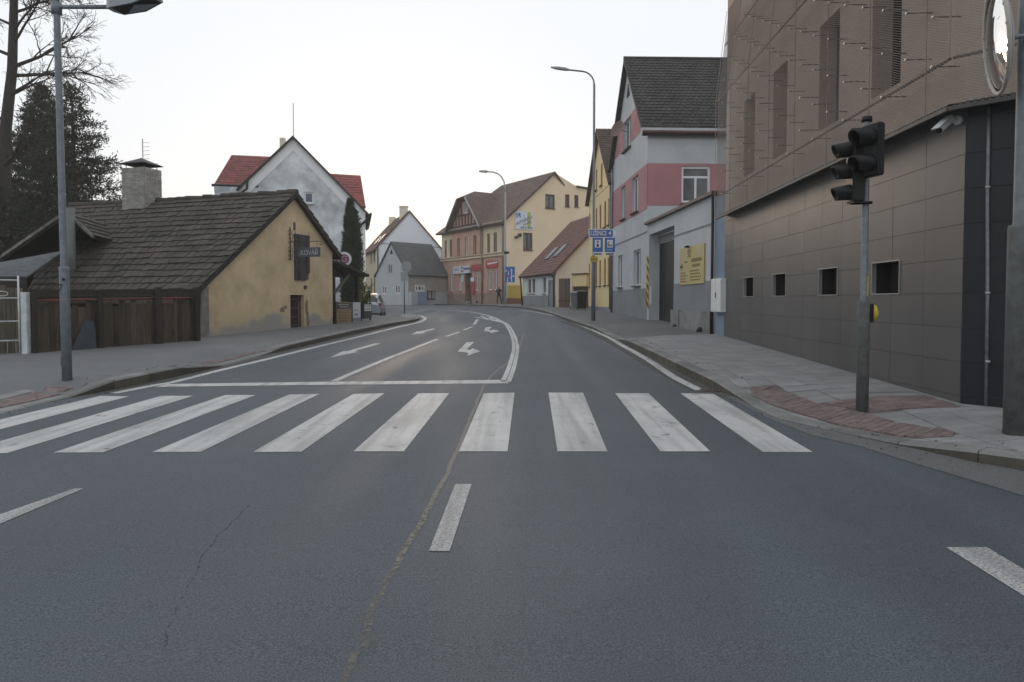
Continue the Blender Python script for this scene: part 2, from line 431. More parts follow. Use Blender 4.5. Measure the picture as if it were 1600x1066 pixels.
KR = [((14, 3.2), .13), ((8.6, 4.0), .13), ((6.2, 4.9), .13), (G(1600, 737), .13), (G(1500, 716), .105), (G(1390, 693), .025), (G(1300, 673), .02), (G(1225, 657), .02), (G(1175, 635), .03),
      (G(1148, 620), .06), (G(1116, 609), .16), (G(1031, 565.6), .17), (G(982, 540), .15), (G(962, 531), .05), (G(945, 523), .06), (G(928, 516), .12), (G(905, 508), .12),
      ((2.45, 33), .12), ((1.95, 41), .12), ((1.2, 49), .12), ((-.9, 56.6), .12), ((-2.6, 63), .12), ((-9.4, 73.4), .12), ((-18, 80), .12)]
KL = [((-6.9, -22), .12), ((-6.75, 0), .05), ((-6.62, 6), .02), (G(0, 647), .02), (G(74, 629), .02), (G(124, 619), .04), (G(150, 614), .14), (G(196, 606), .17), (G(293, 585), .17), (G(330, 577), .05), (G(352, 572), .03), (G(415, 555), .03),
      (G(446, 548), .14), (G(551, 523), .15), (G(610, 510), .14), (G(648, 502.5), .11), (G(656, 499), .09), (G(655, 495.5), .07), (G(644, 492.5), .05), (G(620, 492), .04), ((-7.6, 34.2), .03)]
def prep(K, side, w):
    q, h = smoothpath([p for p, _ in K], [x for _, x in K]); st = bylen(q, h, .8); fine = [(st[i][0].lerp(st[i + 1][0], k / 3), st[i][1] + (st[i + 1][1] - st[i][1]) * k / 3) for i in range(len(st) - 1) for k in range(3)] + [st[-1]]
    def inner(lst):
        r = []
        for i, (p, _) in enumerate(lst):
            t = (lst[min(i + 1, len(lst) - 1)][0] - lst[max(i - 1, 0)][0]).normalized(); r.append(p + V(t.y, -t.x, 0) * side * w)
        return r
    return st, inner(st), fine, inner(fine)
KW = .22
stR, inR, fiR, ifR = prep(KR, 1, KW); stL, inL, fiL, ifL = prep(KL, -1, KW)
def zpav(fine, full):
    def f(x, y):
        best = 1e9; hh = 0
        for p, h in fine:
            d = (p.x - x) ** 2 + (p.y - y) ** 2
            if d < best: best = d; hh = h
        d = math.sqrt(best); return zr(x, y) + hh + (full - hh) * sst((d - .25) / 1.5) + min(.04, .012 * max(0, d - .3))
    return f
zR, zL = zpav(fiR, .14), zpav(fiL, .14)
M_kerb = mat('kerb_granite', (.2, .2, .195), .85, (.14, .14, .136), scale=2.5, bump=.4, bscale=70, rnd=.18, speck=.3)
M_kerbf = mat('kerb_face_brown', (.085, .078, .064), .95, (.055, .052, .042), scale=3, bump=.4, bscale=50, rnd=.2)  # darker brown for the vertical road-facing side
def kerb(parent, st, inn):
    n = len(st)
    for i in range(n - 1):
        (a, ha), (b, hb) = st[i], st[i + 1]; c, d = inn[i + 1], inn[i]; sh = (b - a).normalized() * .006
        pts = []
        for p, h in ((a + sh, ha), (b - sh, hb), (c - sh, hb), (d + sh, ha)):
            pts.append((p, h))
        mb = MB(); bev = .025; cen = (a + b + c + d) / 4
        lo = [V(p.x, p.y, zr(p.x, p.y) - .12) for p, h in pts]
        mid = [V(p.x, p.y, zr(p.x, p.y) + max(.0, h - bev)) for p, h in pts]
        f0, f1 = (pts[3][0] - pts[0][0]).normalized() * bev, (pts[2][0] - pts[1][0]).normalized() * bev
        top = [V(*(pts[0][0] + f0)[:2], zr(*pts[0][0][:2]) + ha), V(*(pts[1][0] + f1)[:2], zr(*pts[1][0][:2]) + hb), V(*pts[2][0][:2], zr(*pts[2][0][:2]) + hb), V(*pts[3][0][:2], zr(*pts[3][0][:2]) + ha)]
        mid[2], mid[3] = top[2], top[3]
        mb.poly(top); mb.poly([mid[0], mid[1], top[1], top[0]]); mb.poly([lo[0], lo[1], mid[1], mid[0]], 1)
        mb.poly([lo[1], lo[2], top[2], top[1], mid[1]]); mb.poly([lo[3], lo[0], mid[0], top[0], top[3]])
        mb.poly([lo[2], lo[3], top[3], top[2]])
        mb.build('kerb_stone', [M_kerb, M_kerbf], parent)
def field(name, region, m, zf, cell=.5, lift=0.):
    region = [(p[0], p[1]) for p in region]; mb = MB()
    y0, y1 = min(p[1] for p in region), max(p[1] for p in region); j = math.floor(y0 / cell)
    while j * cell < y1:
        band = clip(region, [(-99, j * cell), (99, j * cell), (99, j * cell + cell), (-99, j * cell + cell)])
        if len(band) > 2:
            x0, x1 = min(p[0] for p in band), max(p[0] for p in band); i = math.floor(x0 / cell)
            while i * cell < x1:
                q = clip(band, [(i * cell, j * cell), (i * cell + cell, j * cell), (i * cell + cell, j * cell + cell), (i * cell, j * cell + cell)])
                if len(q) > 2 and abs(parea(q)) > 1e-5:
                    if parea(q) < 0: q = q[::-1]
                    mb.poly([V(x, y, zf(x, y) + lift) for x, y in q])
                i += 1
        j += 1
    o = mb.build(name, m); me = o.data; bm = bmesh.new(); bm.from_mesh(me); bmesh.ops.remove_doubles(bm, verts=bm.verts, dist=.002)
    for f in bm.faces: f.smooth = True
    bm.to_mesh(me); bm.free(); return o
regR = [(p.x, p.y) for p in ifR] + [(-18, 90), (12, 90), (14, 60), (14, 6)]
pavR = kind(field('pavement_right', regR, M_walk, zR, lift=-.02), 'structure')
regL = [(p.x, p.y) for p in ifL] + [(-13, 34.2), (-13, 19), (-16, 14), (-16, -22)]
pavL = kind(field('pavement_left', regL, M_walk, zL), 'structure')
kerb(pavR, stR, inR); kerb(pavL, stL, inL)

# slabs and red tactile bricks
M_slab = mat('paving_slab', (.26, .262, .265), .85, (.19, .192, .195), scale=1.4, bump=.25, bscale=60, rnd=.09, speck=.25, stretch=(1, 2.5, 1))
M_red = mat('tactile_brick', (.19, .138, .133), .9, (.155, .12, .116), scale=6, bump=.8, bscale=45, rnd=.2, speck=.3)
M_pale = mat('pale_strip', (.25, .245, .24), .85, (.2, .195, .19), scale=4, bump=.3, bscale=60, rnd=.08)
wa = math.atan2(1, .045) - math.pi / 2
near = [p for p in ifR if p.y < 20.3 and p.x < 13]
slabreg = [(p.x, p.y) for p in near] + [(G(1016, 531, .1).x, 20.3), (7.2, 20.6), (7.2, 7.5), (9, 6.2), (13, 5.2)]
TA = [(1173, 606), (1210, 602), (1240, 617), (1275, 631), (1355, 647), (1400, 661), (1493, 676), (1487, 684), (1412, 683), (1300, 662), (1214, 636), (1175, 619)]
TB = [(1280, 631), (1444, 619), (1502, 637), (1360, 645.5)]
tact = [[G(x, y, .0, zR)[:2] for x, y in T] for T in (TA, TB)]
pave(slabreg, .4, .4, wa, .008, M_slab, pavR, 'paving_slab', zR, .004, limit=300, off=0., sink=tact)
gr = lambda lst: [G(x, y, .0, zR)[:2] for x, y in lst]
pave(gr([(1173, 606), (1210, 602), (1240, 617), (1275, 631), (1355, 647), (1400, 661), (1493, 676), (1487, 684), (1412, 683), (1300, 662), (1214, 636), (1175, 619)]), .2, .1, wa + .62, .008, M_red, pavR, 'tactile_brick', zR, .014, limit=300)
pave(gr([(1280, 631), (1444, 619), (1502, 637), (1360, 645.5)]), .2, .1, wa, .008, M_red, pavR, 'tactile_brick', zR, .013, limit=120)
gl = lambda lst: [G(x, y, .0, zL)[:2] for x, y in lst]
pave(gl([(-90, 652), (0, 628), (63, 612), (100, 604), (118, 604), (86, 619), (0, 638), (-90, 664)]), .2, .1, 0., .008, M_red, pavL, 'tactile_brick', zL, .012, limit=200)
pave(gl([(308, 568), (335, 568.5), (395, 553.5), (418, 549), (402, 549.5)]), .2, .1, .2, .008, M_red, pavL, 'tactile_brick', zL, .012, limit=200)
pave(gl([(-90, 640), (0, 619), (47, 608.5), (63, 610.5), (0, 626), (-90, 648)]), .4, .4, 0., .008, M_pale, pavL, 'pale_slab', zL, .014, limit=60, off=0.)
pave([(p.x, p.y) for p in (G(634, 491.5), G(650, 494), G(649, 499), G(640, 501), G(625, 499))], .4, .4, 0., .01, M_pale, pavL, 'pale_slab', zL, .012, limit=60, off=0.)

# painted marks
def mark(name, px, m=None, lift=.004): return sheet(name, [G(x, y) for x, y in px], m or M_paint, lift, road)
stripes = [((157, 619), (202, 620), (-147, 709), (-225, 709)), ((252, 619), (302, 619), (10.5, 709), (-67, 709)), ((352, 617.7), (400, 617.7), (161, 707.5), (83, 708)),
           ((452, 617), (499, 616), (314, 706.5), (238, 707)), ((552, 616), (601, 615), (471, 706.5), (395, 707)), ((654, 615), (702, 615), (631, 706), (552, 706)),
           ((756, 615), (804, 614), (793, 706), (717, 706)), ((857, 614), (911, 614), (949, 706), (871, 706)), ((961, 615), (1013, 615), (1110, 706), (1032, 706)), ((1063, 615), (1115, 616), (1270, 707), (1192, 707))]
for s in stripes: mark('crosswalk_stripe', s)
mark('stop_line', [(262, 600.5), (480, 597.3), (789, 594), (795, 599.4), (480, 602), (241, 605)])
g = lambda lst: [G(x, y) for x, y in lst]
ribbon('edge_line', g([(178, 615), (241, 602.5), (273, 597), (341, 579.7), (420, 561), (480, 546), (551, 529), (622, 511.5), (652, 504.5), (663, 500), (664, 497), (657, 494), (646, 492)]), .16, M_paint, .005, parent=road)
ribbon('edge_line', g([(1094, 610), (1052.5, 589), (1010, 561), (976, 542), (946, 525), (904, 507), (868, 494.3), (840, 488.6), (815, 485)]), .16, M_paint, .004, parent=road)
ribbon('lane_line', g([(522, 596), (600, 563), (683, 530.5)]), .13, M_paint, .005, parent=road)
for a, b in (((697, 526), (718, 519)), ((725, 516), (738, 510.6)), ((740.5, 507.5), (746, 499.5)), ((660, 489), (681, 489))):
    ribbon('lane_dash', g([a, b]), .13, M_paint, parent=road, sub=2)
cl = g([(790, 597), (798.5, 576), (804, 555), (805.5, 543), (802.5, 526.5), (794, 510), (786.5, 504), (767, 494.8), (743, 488.8), (718, 486), (684, 484.6), (655, 484.2)])
ribbon('centre_line', cl, .085, M_paint, parent=road, off=-.05); ribbon('centre_line', cl, .085, M_paint, parent=road, off=.05)
ribbon('centre_line', g([(742, 495.5), (765, 500), (789, 505)]), .13, M_paint, .0045, parent=road)
for a, b in (((752, 494), (762, 499)), ((764, 496), (773, 501.5)), ((774, 500), (781, 503.3))): ribbon('hatch_line', g([a, b]), .16, M_paint, .005, parent=road, sub=1)
mark('road_arrow', [(516, 559), (536, 549), (544, 549), (585, 537), (595, 537), (553, 549.3), (560, 550)])
mark('road_arrow', [(643, 523), (651, 518.3), (655, 518.3), (676, 513.8), (681, 514), (661, 519.5), (664, 520.7)])
mark('road_arrow', [(729.4, 534.8), (741, 534.8), (728, 546.5), (735, 547.4), (738, 544.5), (750.5, 549.3), (730, 556), (732, 551.6), (715, 549.5)])
mark('road_arrow', [(759, 511.3), (768.5, 511.3), (763, 516.3), (768, 516.8), (770, 515), (780.5, 517.7), (765.5, 521), (767, 518.7), (756, 517.7)])
mark('lane_dash', [(711.5, 757), (737, 757), (702.5, 862), (670, 862)], M_dash)
mark('lane_dash', [(-120, 846), (117, 764), (131, 764), (0, 819.5), (-120, 869)], M_dash)
mark('lane_dash', [(1478, 856), (1542, 856), (1690, 945), (1632, 952)], M_dash)
M_grit = mat('gutter_grit', (.085, .083, .078), .95, (.055, .053, .05), scale=7, amt=.2, bump=.6, bscale=60, speck=.8)
# sealed joint, hairline crack, gutter strip, drain
def seal_mat(name, c, thr):
    m = bpy.data.materials.new(name); m.use_nodes = True; n, l, b = nodes_of(m); b.inputs['Roughness'].default_value = .8; b.inputs['Base Color'].default_value = (*c, 1)
    tc = n.new('ShaderNodeTexCoord'); nz = n.new('ShaderNodeTexNoise'); nz.inputs['Scale'].default_value = 34; nz.inputs['Detail'].default_value = 8; l.new(tc.outputs['Object'], nz.inputs['Vector'])
    sp = n.new('ShaderNodeSeparateXYZ'); l.new(tc.outputs['Object'], sp.inputs[0]); mr = n.new('ShaderNodeMapRange'); mr.inputs[1].default_value = 2.8; mr.inputs[2].default_value = 6.5; mr.inputs[3].default_value = -.22; mr.inputs[4].default_value = .16
    l.new(sp.outputs['Y'], mr.inputs[0]); ad = n.new('ShaderNodeMath'); l.new(nz.outputs['Fac'], ad.inputs[0]); l.new(mr.outputs[0], ad.inputs[1])
    rp = n.new('ShaderNodeValToRGB'); rp.color_ramp.elements[0].position = thr; rp.color_ramp.elements[1].position = thr + .4; l.new(ad.outputs[0], rp.inputs[0])
    l.new(rp.outputs[0], b.inputs['Alpha']); return m
M_seal = seal_mat('joint_sealant', (.172, .158, .138), .16); M_crack = seal_mat('crack', (.055, .056, .058), .34)
ribbon('joint_seal', jag(g([(765, 590), (757, 603), (738, 645), (717, 700), (681, 775), (640, 846), (610, 902), (587, 940), (565, 1011), (535, 1060), (525, 1100)]), .006), .042, M_seal, .0022, parent=road)
ribbon('joint_seal', g([(819, 520), (812, 540), (800, 560), (776, 580), (765, 590)]), .04, M_seal, .0022, parent=road)
ribbon('crack', jag(g([(390, 790), (345, 835), (300, 900), (262, 985), (240, 1066)]), .014), .011, M_crack, .0022, parent=road)
sheet('gutter_strip', [G(1345, 698), G(1420, 722), G(1548, 760), G(1640, 788), (5.6, 4.6), G(1600, 737), G(1500, 716), G(1390, 694)], M_roadl, .004, road)
gp_ = [p for p, h in stR if 9.6 < p.y < 31]
ribbon('gutter_dirt', gp_, .42, M_grit, .003, parent=road, off=-.22, sub=2)
gp_ = [p for p, h in stL if 9.5 < p.y < 31]
ribbon('gutter_dirt', gp_, .2, M_grit, .003, parent=road, off=.1, sub=2)
sheet('gutter_strip', [(p.x, p.y) for p in g([(1148, 621), (1225, 658), (1300, 674.5), (1390, 694), (1345, 698), (1270, 681), (1205, 656), (1135, 620)])], M_roadl, .0035, road)
M_iron = mat('cast_iron', (.05, .045, .042), .55, (.09, .06, .05), scale=12, bump=.3)
dr = G(1105, 610.5); mb = MB(); mb.cbox((dr.x + .12, dr.y, dr.z + .006), .42, .3, .012); drain = kind(mb.build('drain_plate', M_iron, road), 'structure'); del drain['kind']
mb = MB()
for k in range(7): mb.cbox((dr.x - .045 + k * .055, dr.y, dr.z + .016), .022, .26, .012)
mb.build('grate_bars', M_iron, drain)
# ------------------------------------------------------------------ building materials
M_glass = mat('window_glass', (.03, .035, .042), .06, (.02, .022, .026), scale=.7, spec=.6)
M_glass2 = mat('window_glass_curtain', (.1, .11, .115), .1, (.04, .045, .05), scale=.9, spec=.6)
M_white = mat('white_paint', (.72, .72, .71), .5, (.62, .62, .61), scale=5)
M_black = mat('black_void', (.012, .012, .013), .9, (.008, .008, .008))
M_zinc = mat('zinc', (.23, .25, .27), .5, (.15, .17, .19), scale=6, metal=.4, bump=.1)
M_brownw = mat('brown_wood', (.1, .058, .038), .75, (.06, .036, .025), scale=4, stretch=(6, 6, .6), bump=.3)
M_dwood = mat('dark_old_wood', (.035, .028, .022), .85, (.018, .015, .012), scale=5, stretch=(7, 7, .7), bump=.5, rnd=.3)
M_steel = mat('galvanised', (.24, .255, .27), .55, (.16, .175, .19), scale=14, metal=.5, bump=.1, detail=8)
M_blackm = mat('black_plastic', (.009, .01, .011), .5, (.006, .0065, .007), spec=.3)

def gable_roof(root, F, L, D, zeL, zeR, ua, za, oh, ov, th, m, tile=None, hipback=0):
    """two slopes behind the gable frame F; tile = (rows, tile width, material, individual left, individual right)"""
    out = []
    for side, (ue, ze) in enumerate(((0, zeL), (L, zeR))):
        s = (za - ze) / abs(ua - ue); uo = ue - oh if side == 0 else ue + oh; zo = ze - oh * s
        E0, E1, R0, R1 = F.p(uo, zo, ov), F.p(uo, zo, -D - ov), F.p(ua, za, ov), F.p(ua, za, -D - ov + hipback)
        r = slab(root, [E0, E1, R1, R0], th, m); out.append((r, E0, E1, R0, R1))
        if tile and tile[3 + side] is not None:
            tiles(r, E0, E1, R0, R1, tile[0], tile[1], tile[2], tile[3 + side], th=.03, jit=tile[5] if len(tile) > 5 else .01)
    return out
def body(root, F, L, D, z0, zeL, zeR, m, gable_holes, left=True, right=True, ua=None, za=None, gm=None, name='wall'):
    wall(root, F, [(0, z0), (L, z0), (L, zeR), (ua, za), (0, zeL)], gable_holes, gm or m, name)
    mb = MB()
    for u, ze in ((0, zeL), (L, zeR)):
        if (u == 0 and left) or (u == L and right): mb.poly([F.p(u, z0), F.p(u, ze), F.p(u, ze, -D), F.p(u, z0, -D)])
    mb.poly([F.p(0, z0, -D), F.p(0, zeL, -D), F.p(ua, za, -D), F.p(L, zeR, -D), F.p(L, z0, -D)])
    return mb.build(name, m, root)

# ------------------------------------------------------------------ A. office building behind expanded metal (right)
A0, A1 = (5.65, 8.56), (6.16, 19.8)
F = Frame(A0, A1); LA = F.L
root = thing('office_building', 'modern office block with bronze tile base and expanded metal screen above, right of the crossing', 'building', (7, 14, .3))
M_bronze = mat('bronze_tile', (.093, .092, .092), .45, (.072, .072, .073), scale=.7, amt=.4, rnd=.07, spec=.4, bump=.05, bscale=9, stretch=(1, 1, .3))
M_dtile = mat('blue_black_tile', (.014, .017, .023), .35, (.01, .012, .016), scale=2, rnd=.12, spec=.3)
M_grout = mat('grout', (.14, .138, .136), .8)
M_grout2 = mat('grout_pale', (.1, .105, .11), .8)
M_taupe = mat('taupe_render', (.6, .48, .395), .8, (.51, .405, .335), scale=.6, bump=.12, bscale=60)
M_mesh = mat('expanded_metal', (.3, .25, .215), .55, (.24, .2, .175), scale=3, metal=.3)
wins = [(1.50, 2.36), (3.62, 4.47), (6.22, 7.07), (8.48, 9.33)]; zw0, zw1 = 1.756, 2.265
holes = [(a, zw0, b, zw1) for a, b in wins]
wall(root, F, [(0, -.2), (LA, -.2), (LA, 4.14), (0, 4.14)], holes, M_grout, 'lower_wall', .3)
rows = [-.41, .024, .457, .89, 1.323, 1.756, 2.19, 2.62, 3.05, 3.485, 3.92, 4.13]
def facing(Fx, L, tw, m, holes, u0=0.):
    for r in range(len(rows) - 1):
        u = u0
        while u < L - .01:
            u1 = min(L, u + tw); rects = [(u + .003, rows[r] + .003, u1 - .003, rows[r + 1] - .003)]
            for a, b, c, d in holes:
                nr = []
                for (p, q, s, t) in rects:
                    if s <= a or p >= c or t <= b or q >= d: nr.append((p, q, s, t)); continue
                    if q < b: nr.append((p, q, s, b))
                    if t > d: nr.append((p, d, s, t))
                    lo, hi = max(q, b), min(t, d)
                    if p < a: nr.append((p, lo, a, hi))
                    if s > c: nr.append((c, lo, s, hi))
                rects = nr
            for p, q, s, t in rects:
                if s - p > .02 and t - q > .02:
                    MB().obox(Fx.p(p, q, 0), Fx.U * (s - p), Z * (t - q), Fx.N * (.012 + random.uniform(-.0015, .0015))).build('wall_tile', m, root)
            u = u1
facing(F, LA, .87, M_bronze, holes, -.24 + .24)
M_alu = mat('brushed_aluminium', (.38, .38, .38), .5, (.42, .42, .42), metal=.7)
for a, b in wins:                                # square openings, slim pale frame; black lining and pane paint the dark inside
    mb = MB(); fw = .014
    for (p, q, s, t) in ((a, zw0, b, zw0 + fw), (a, zw1 - fw, b, zw1), (a, zw0 + fw, a + fw, zw1 - fw), (b - fw, zw0 + fw, b, zw1 - fw)):
        mb.obox(F.p(p, q, -.05), F.U * (s - p), Z * (t - q), F.N * .075)
    wo = mb.build('window', M_alu, root); lin = MB()
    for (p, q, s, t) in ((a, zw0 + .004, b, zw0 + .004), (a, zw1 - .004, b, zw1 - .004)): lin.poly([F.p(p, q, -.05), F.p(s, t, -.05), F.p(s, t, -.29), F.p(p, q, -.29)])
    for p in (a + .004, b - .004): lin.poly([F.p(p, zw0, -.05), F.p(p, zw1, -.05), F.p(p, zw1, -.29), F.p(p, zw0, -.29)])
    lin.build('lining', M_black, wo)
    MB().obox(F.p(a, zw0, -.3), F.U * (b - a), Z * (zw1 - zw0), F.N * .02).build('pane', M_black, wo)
# upper wall with deep niches
nich = [(a + .12, 4.88, b + .16, 6.86) for a, b in wins] + [(-.95, 4.88, .05, 6.86)]
nich = nich[:4]
wall(root, F, [(0, 4.14), (LA, 4.14), (LA, 7.35), (0, 7.35)], nich, M_taupe, 'upper_wall', .38)
for q in nich: window(root, F, *q, M_blackm, M_glass, depth=.38, fw=.05, mull=0, trans=(q[1] + q[3]) / 2 - .2)
lean = lambda z: -.11 * max(0, z - 7.35)
MB().poly([F.p(0, 7.35), F.p(LA, 7.35), F.p(LA, 11.5, lean(11.5)), F.p(0, 11.5, lean(11.5))]).build('mansard_wall', M_taupe, root)
c45 = V(.7071, -.7071, 0); B0 = (A0[0] + c45.x * 2.6, A0[1] + c45.y * 2.6)
Fc = Frame(B0, A0); LC = Fc.L
wall(root, Fc, [(0, -.2), (LC, -.2), (LC, 4.14), (0, 4.14)], [], M_grout2, 'corner_wall')
facing(Fc, LC, .65, M_dtile, [], LC - math.ceil(LC / .65) * .65)
wall(root, Fc, [(0, 4.14), (LC, 4.14), (LC, 7.35), (0, 7.35)], [], M_taupe, 'corner_upper_wall')
Fe = Frame((A1[0] + 5, A1[1] - .2), A1, True)
mb = MB(); mb.poly([Fe.p(0, -.2), Fe.p(Fe.L, -.2), Fe.p(Fe.L, 11.4), Fe.p(0, 11.4)])
mb.poly([V(*B0, -.2), V(B0[0] + 6, B0[1], -.2), V(B0[0] + 6, B0[1], 11.4), V(*B0, 11.4)])
mb.poly([F.p(0, 11.5, -.46), F.p(LA, 11.5, -.46), F.p(LA, 11.5, -6), F.p(0, 11.5, -6)])
mb.build('end_wall', M_taupe, root)
MO = .33
def diamonds(pt, u0, u1, v0, v1, cw=.074, ch=.034, sw=.0068):
    mb = MB(); nu, nv = int((u1 - u0) / cw), int((v1 - v0) / ch)
    for j in range(nv):
        for i in range(nu):
            a, b = u0 + i * cw, v0 + j * ch
            mu, mv = a + cw / 2, b + ch / 2
            for (p, q, s, t) in ((a, mv, mu, b + ch), (mu, b + ch, a + cw, mv)):
                mb.v += [tuple(pt(p, q - sw / 2, 0)), tuple(pt(s, t - sw / 2, 0)), tuple(pt(s, t + sw / 2, -.006)), tuple(pt(p, q + sw / 2, -.006))]
                k = len(mb.v); mb.f.append((k - 4, k - 3, k - 2, k - 1)); mb.mi.append(0)
            for (p, q, s, t) in ((a, mv, mu, b), (mu, b, a + cw, mv)):
                mb.v += [tuple(pt(p, q - sw / 2, 0)), tuple(pt(s, t - sw / 2, 0)), tuple(pt(s, t + sw / 2, -.006)), tuple(pt(p, q + sw / 2, -.006))]
                k = len(mb.v); mb.f.append((k - 4, k - 3, k - 2, k - 1)); mb.mi.append(0)
    return mb
scr = diamonds(lambda u, v, n: F.p(u, v, MO + n + lean(v)), -.14, LA - .25, 4.02, 9.9).build('metal_screen', M_mesh, root); kind(scr, 'stuff')
scr2 = diamonds(lambda u, v, n: Fc.p(u, v, MO + n + lean(v)), LC - 1.4, LC + .14, 4.02, 6.3).build('metal_screen', M_mesh, root); kind(scr2, 'stuff')
M_dangle = mat('dark_angle', (.07, .065, .062), .6)
M_stud = mat('polished_stud', (.6, .58, .55), .35, (.55, .53, .5), metal=1)
M_rod = mat('rod', (.25, .22, .2), .5, (.2, .18, .16), metal=.6)
MB().obox(F.p(-.14, 3.98, MO - .05), F.U * (LA + .0), Z * .05, F.N * .055).build('edge_angle', M_dangle, root)
MB().obox(Fc.p(0, 3.98, MO - .05), Fc.U * (LC + .14), Z * .05, Fc.N * .055).build('edge_angle', M_dangle, root)
MB().poly([F.p(-.14, 4.06, MO - .03), F.p(LA - .2, 4.06, MO - .03), F.p(LA, 4.12, 0), F.p(0, 4.12, 0)]).build('soffit', M_blackm, root)
MB().poly([Fc.p(0, 4.06, MO - .03), Fc.p(LC + .14, 4.06, MO - .03), Fc.p(LC, 4.12, 0), Fc.p(0, 4.12, 0)]).build('soffit', M_blackm, root)
for z in (4.62, 7.36, 8.9): MB().tube([F.p(-.1, z, MO - .05 + lean(z)), F.p(LA - .15, z, MO - .05 + lean(z))], .02, 8).build('screen_rail', M_rod, root, True)
MB().tube([Fc.p(0, 4.62, MO - .05), Fc.p(LC + .1, 4.62, MO - .05)], .02, 8).build('screen_rail', M_rod, root, True)
for k in range(8):
    u = .35 + k * 1.55; MB().tube([F.p(u, 4.02, MO - .01), F.p(u, 7.36, MO - .01), F.p(u, 9.9, MO - .01 + lean(9.9))], .007, 5).build('panel_seam', M_mesh, root)
MB().tube([F.p(-.14, 4.62, MO - .02), F.p(-.14, 6.6, MO - .02)], .012, 6).build('panel_seam', M_rod, root)
ci = 0; u = .18
while u < LA - .6:
    z = 4.62 + (.31 if ci % 2 else 0)
    while z < 9.2:
        if z > 7.4 or True:
            sp = MB().disc(F.p(u, z, MO + .012 + lean(z)), F.N, .017, .02, 10).build('spacer', M_stud, root, True)
            MB().tube([F.p(u, z, MO + lean(z)), F.p(u, z, .0 + lean(z))], .009, 5).build('rod', M_rod, sp)
        z += .62
    u += .64; ci += 1
for zz in (4.62, 5.0, 5.4):
    sp = MB().disc(Fc.p(LC - .35, zz, MO + .012), Fc.N, .022, .02, 10).build('spacer', M_stud, root, True)

# conduit on the dark corner and the wall camera
MB().tube([Fc.p(*Fc.hit(1546, 168), .03), Fc.p(*Fc.hit(1545.5, 230), .045), Fc.p(*Fc.hit(1544, 300), .04), Fc.p(*Fc.hit(1544, 460), .03), Fc.p(*Fc.hit(1541, 640), .03)], .02, 10).build('conduit_pipe', M_steel, root, True)
for y in (293, 458, 565): MB().disc(Fc.p(*Fc.hit(1544.5, y), .035), Z, .03, .03, 10).build('pipe_clip', M_alu, root, True)
u, v = F.hit(1503, 188); rc = thing('security_camera', 'white bullet security camera on the bronze tile wall under the metal screen', 'camera', F.p(u, v, .02))
b = F.p(u, v, .012); M_cam = mat('camera_white', (.55, .56, .57), .4, (.5, .5, .51))
MB().disc(b + F.N * .03, F.N, .06, .06, 20).build('mount', M_cam, rc, True)
k1 = F.p(u + .03, v - .005, .16); MB().tube([b + F.N * .05, k1, k1 + V(-.04, -.05, -.01)], .016, 10).build('bracket', M_cam, rc, True)
ax = (P(1465, 209, 8.6) - P(1487, 192, 8.6)); ax = V(-.16, -.06, -.13).normalized(); c0 = k1 + V(-.0, -.03, -.005)
o = MB().tube([c0 - ax * .05, c0 + ax * .21], .048, 20).build('housing', M_cam, rc, True); smooth_by_angle(o)
MB().disc(c0 + ax * .213, ax, .04, .012, 20).build('lens', M_blackm, rc)
side = ax.cross(Z).normalized(); upv = side.cross(ax)
MB().obox(c0 - ax * .04 - side * .052 + upv * .047, side * .104, ax * .3, upv * .012).build('sun_shield', M_cam, rc)

# ------------------------------------------------------------------ B. grey house with red panels, and its yard wall
M_grey = mat('grey_render', (.48, .5, .52), .85, (.41, .43, .448), scale=.8, bump=.15, bscale=70)
M_greyd = mat('dark_grey_render', (.23, .242, .257), .85, (.19, .2, .212), scale=.8, bump=.15, bscale=70)
M_pink = mat('dusty_red_render', (.41, .195, .215), .85, (.35, .165, .182), scale=.9, bump=.15, bscale=70)
M_rooft = mat('weathered_roof_tile', (.052, .049, .048), .85, (.02, .02, .02), scale=1.6, amt=.2, rnd=.25, speck=.5, bump=.3, bscale=14)
M_pvc = mat('pvc_white', (.7, .72, .74), .35, (.65, .67, .69))
K0, K1 = (5.81, 29.5), (5.49, 37.3)
F = Frame(K0, K1); LG = F.L
root = thing('grey_house', 'tall grey house with dusty red bands and dark tiled roof behind the yard gate', 'house', (8.5, 33, 1))
gw = []
for (x0, y0, x1, y1) in ((966, 405, 973, 450), (990, 397, 1001, 449), (971, 300, 978, 345), (988, 275, 998, 333), (975, 181, 986, 226)):
    a, _ = F.hit(x1, y0); c, _ = F.hit(x0, y0); m_, v0 = F.hit((x0 + x1) / 2, y1); _, v1 = F.hit((x0 + x1) / 2, y0)
    gw.append((min(a, c), v0, max(a, c), v1))
gw = [(a, {0: 2.35, 1: 2.35, 2: 5.75, 3: 5.75, 4: 9.05}[i], a + max(1.05, c - a), {0: 4.0, 1: 4.0, 2: 7.4, 3: 7.4, 4: 10.5}[i]) for i, (a, b, c, d) in enumerate(gw)]
body(root, F, LG, 9, .3, 9.05, 9.05, M_grey, gw, ua=3.95, za=13.35, left=False)
FF = Frame(K0, tuple((Vector(F.p(0, 0, -9)))[:2]))
fwn = [(1.48, 5.88, 2.72, 7.43), (5.5, 5.88, 6.7, 7.43)]
wall(root, FF, [(0, .3), (9, .3), (9, 9.05), (0, 9.05)], fwn, M_grey)
pk = [q for q in gw if 5 < q[1] < 7]
wall(root, F, [(0, 5.62), (LG, 5.62), (LG, 7.55), (0, 7.55)], pk, M_pink, 'red_band', .015, .015)
wall(root, FF, [(0.0, 5.75), (9, 5.75), (9, 7.55), (0.0, 7.55)], fwn, M_pink, 'red_band', .015, .015)
s = (13.35 - 9.05) / 3.95
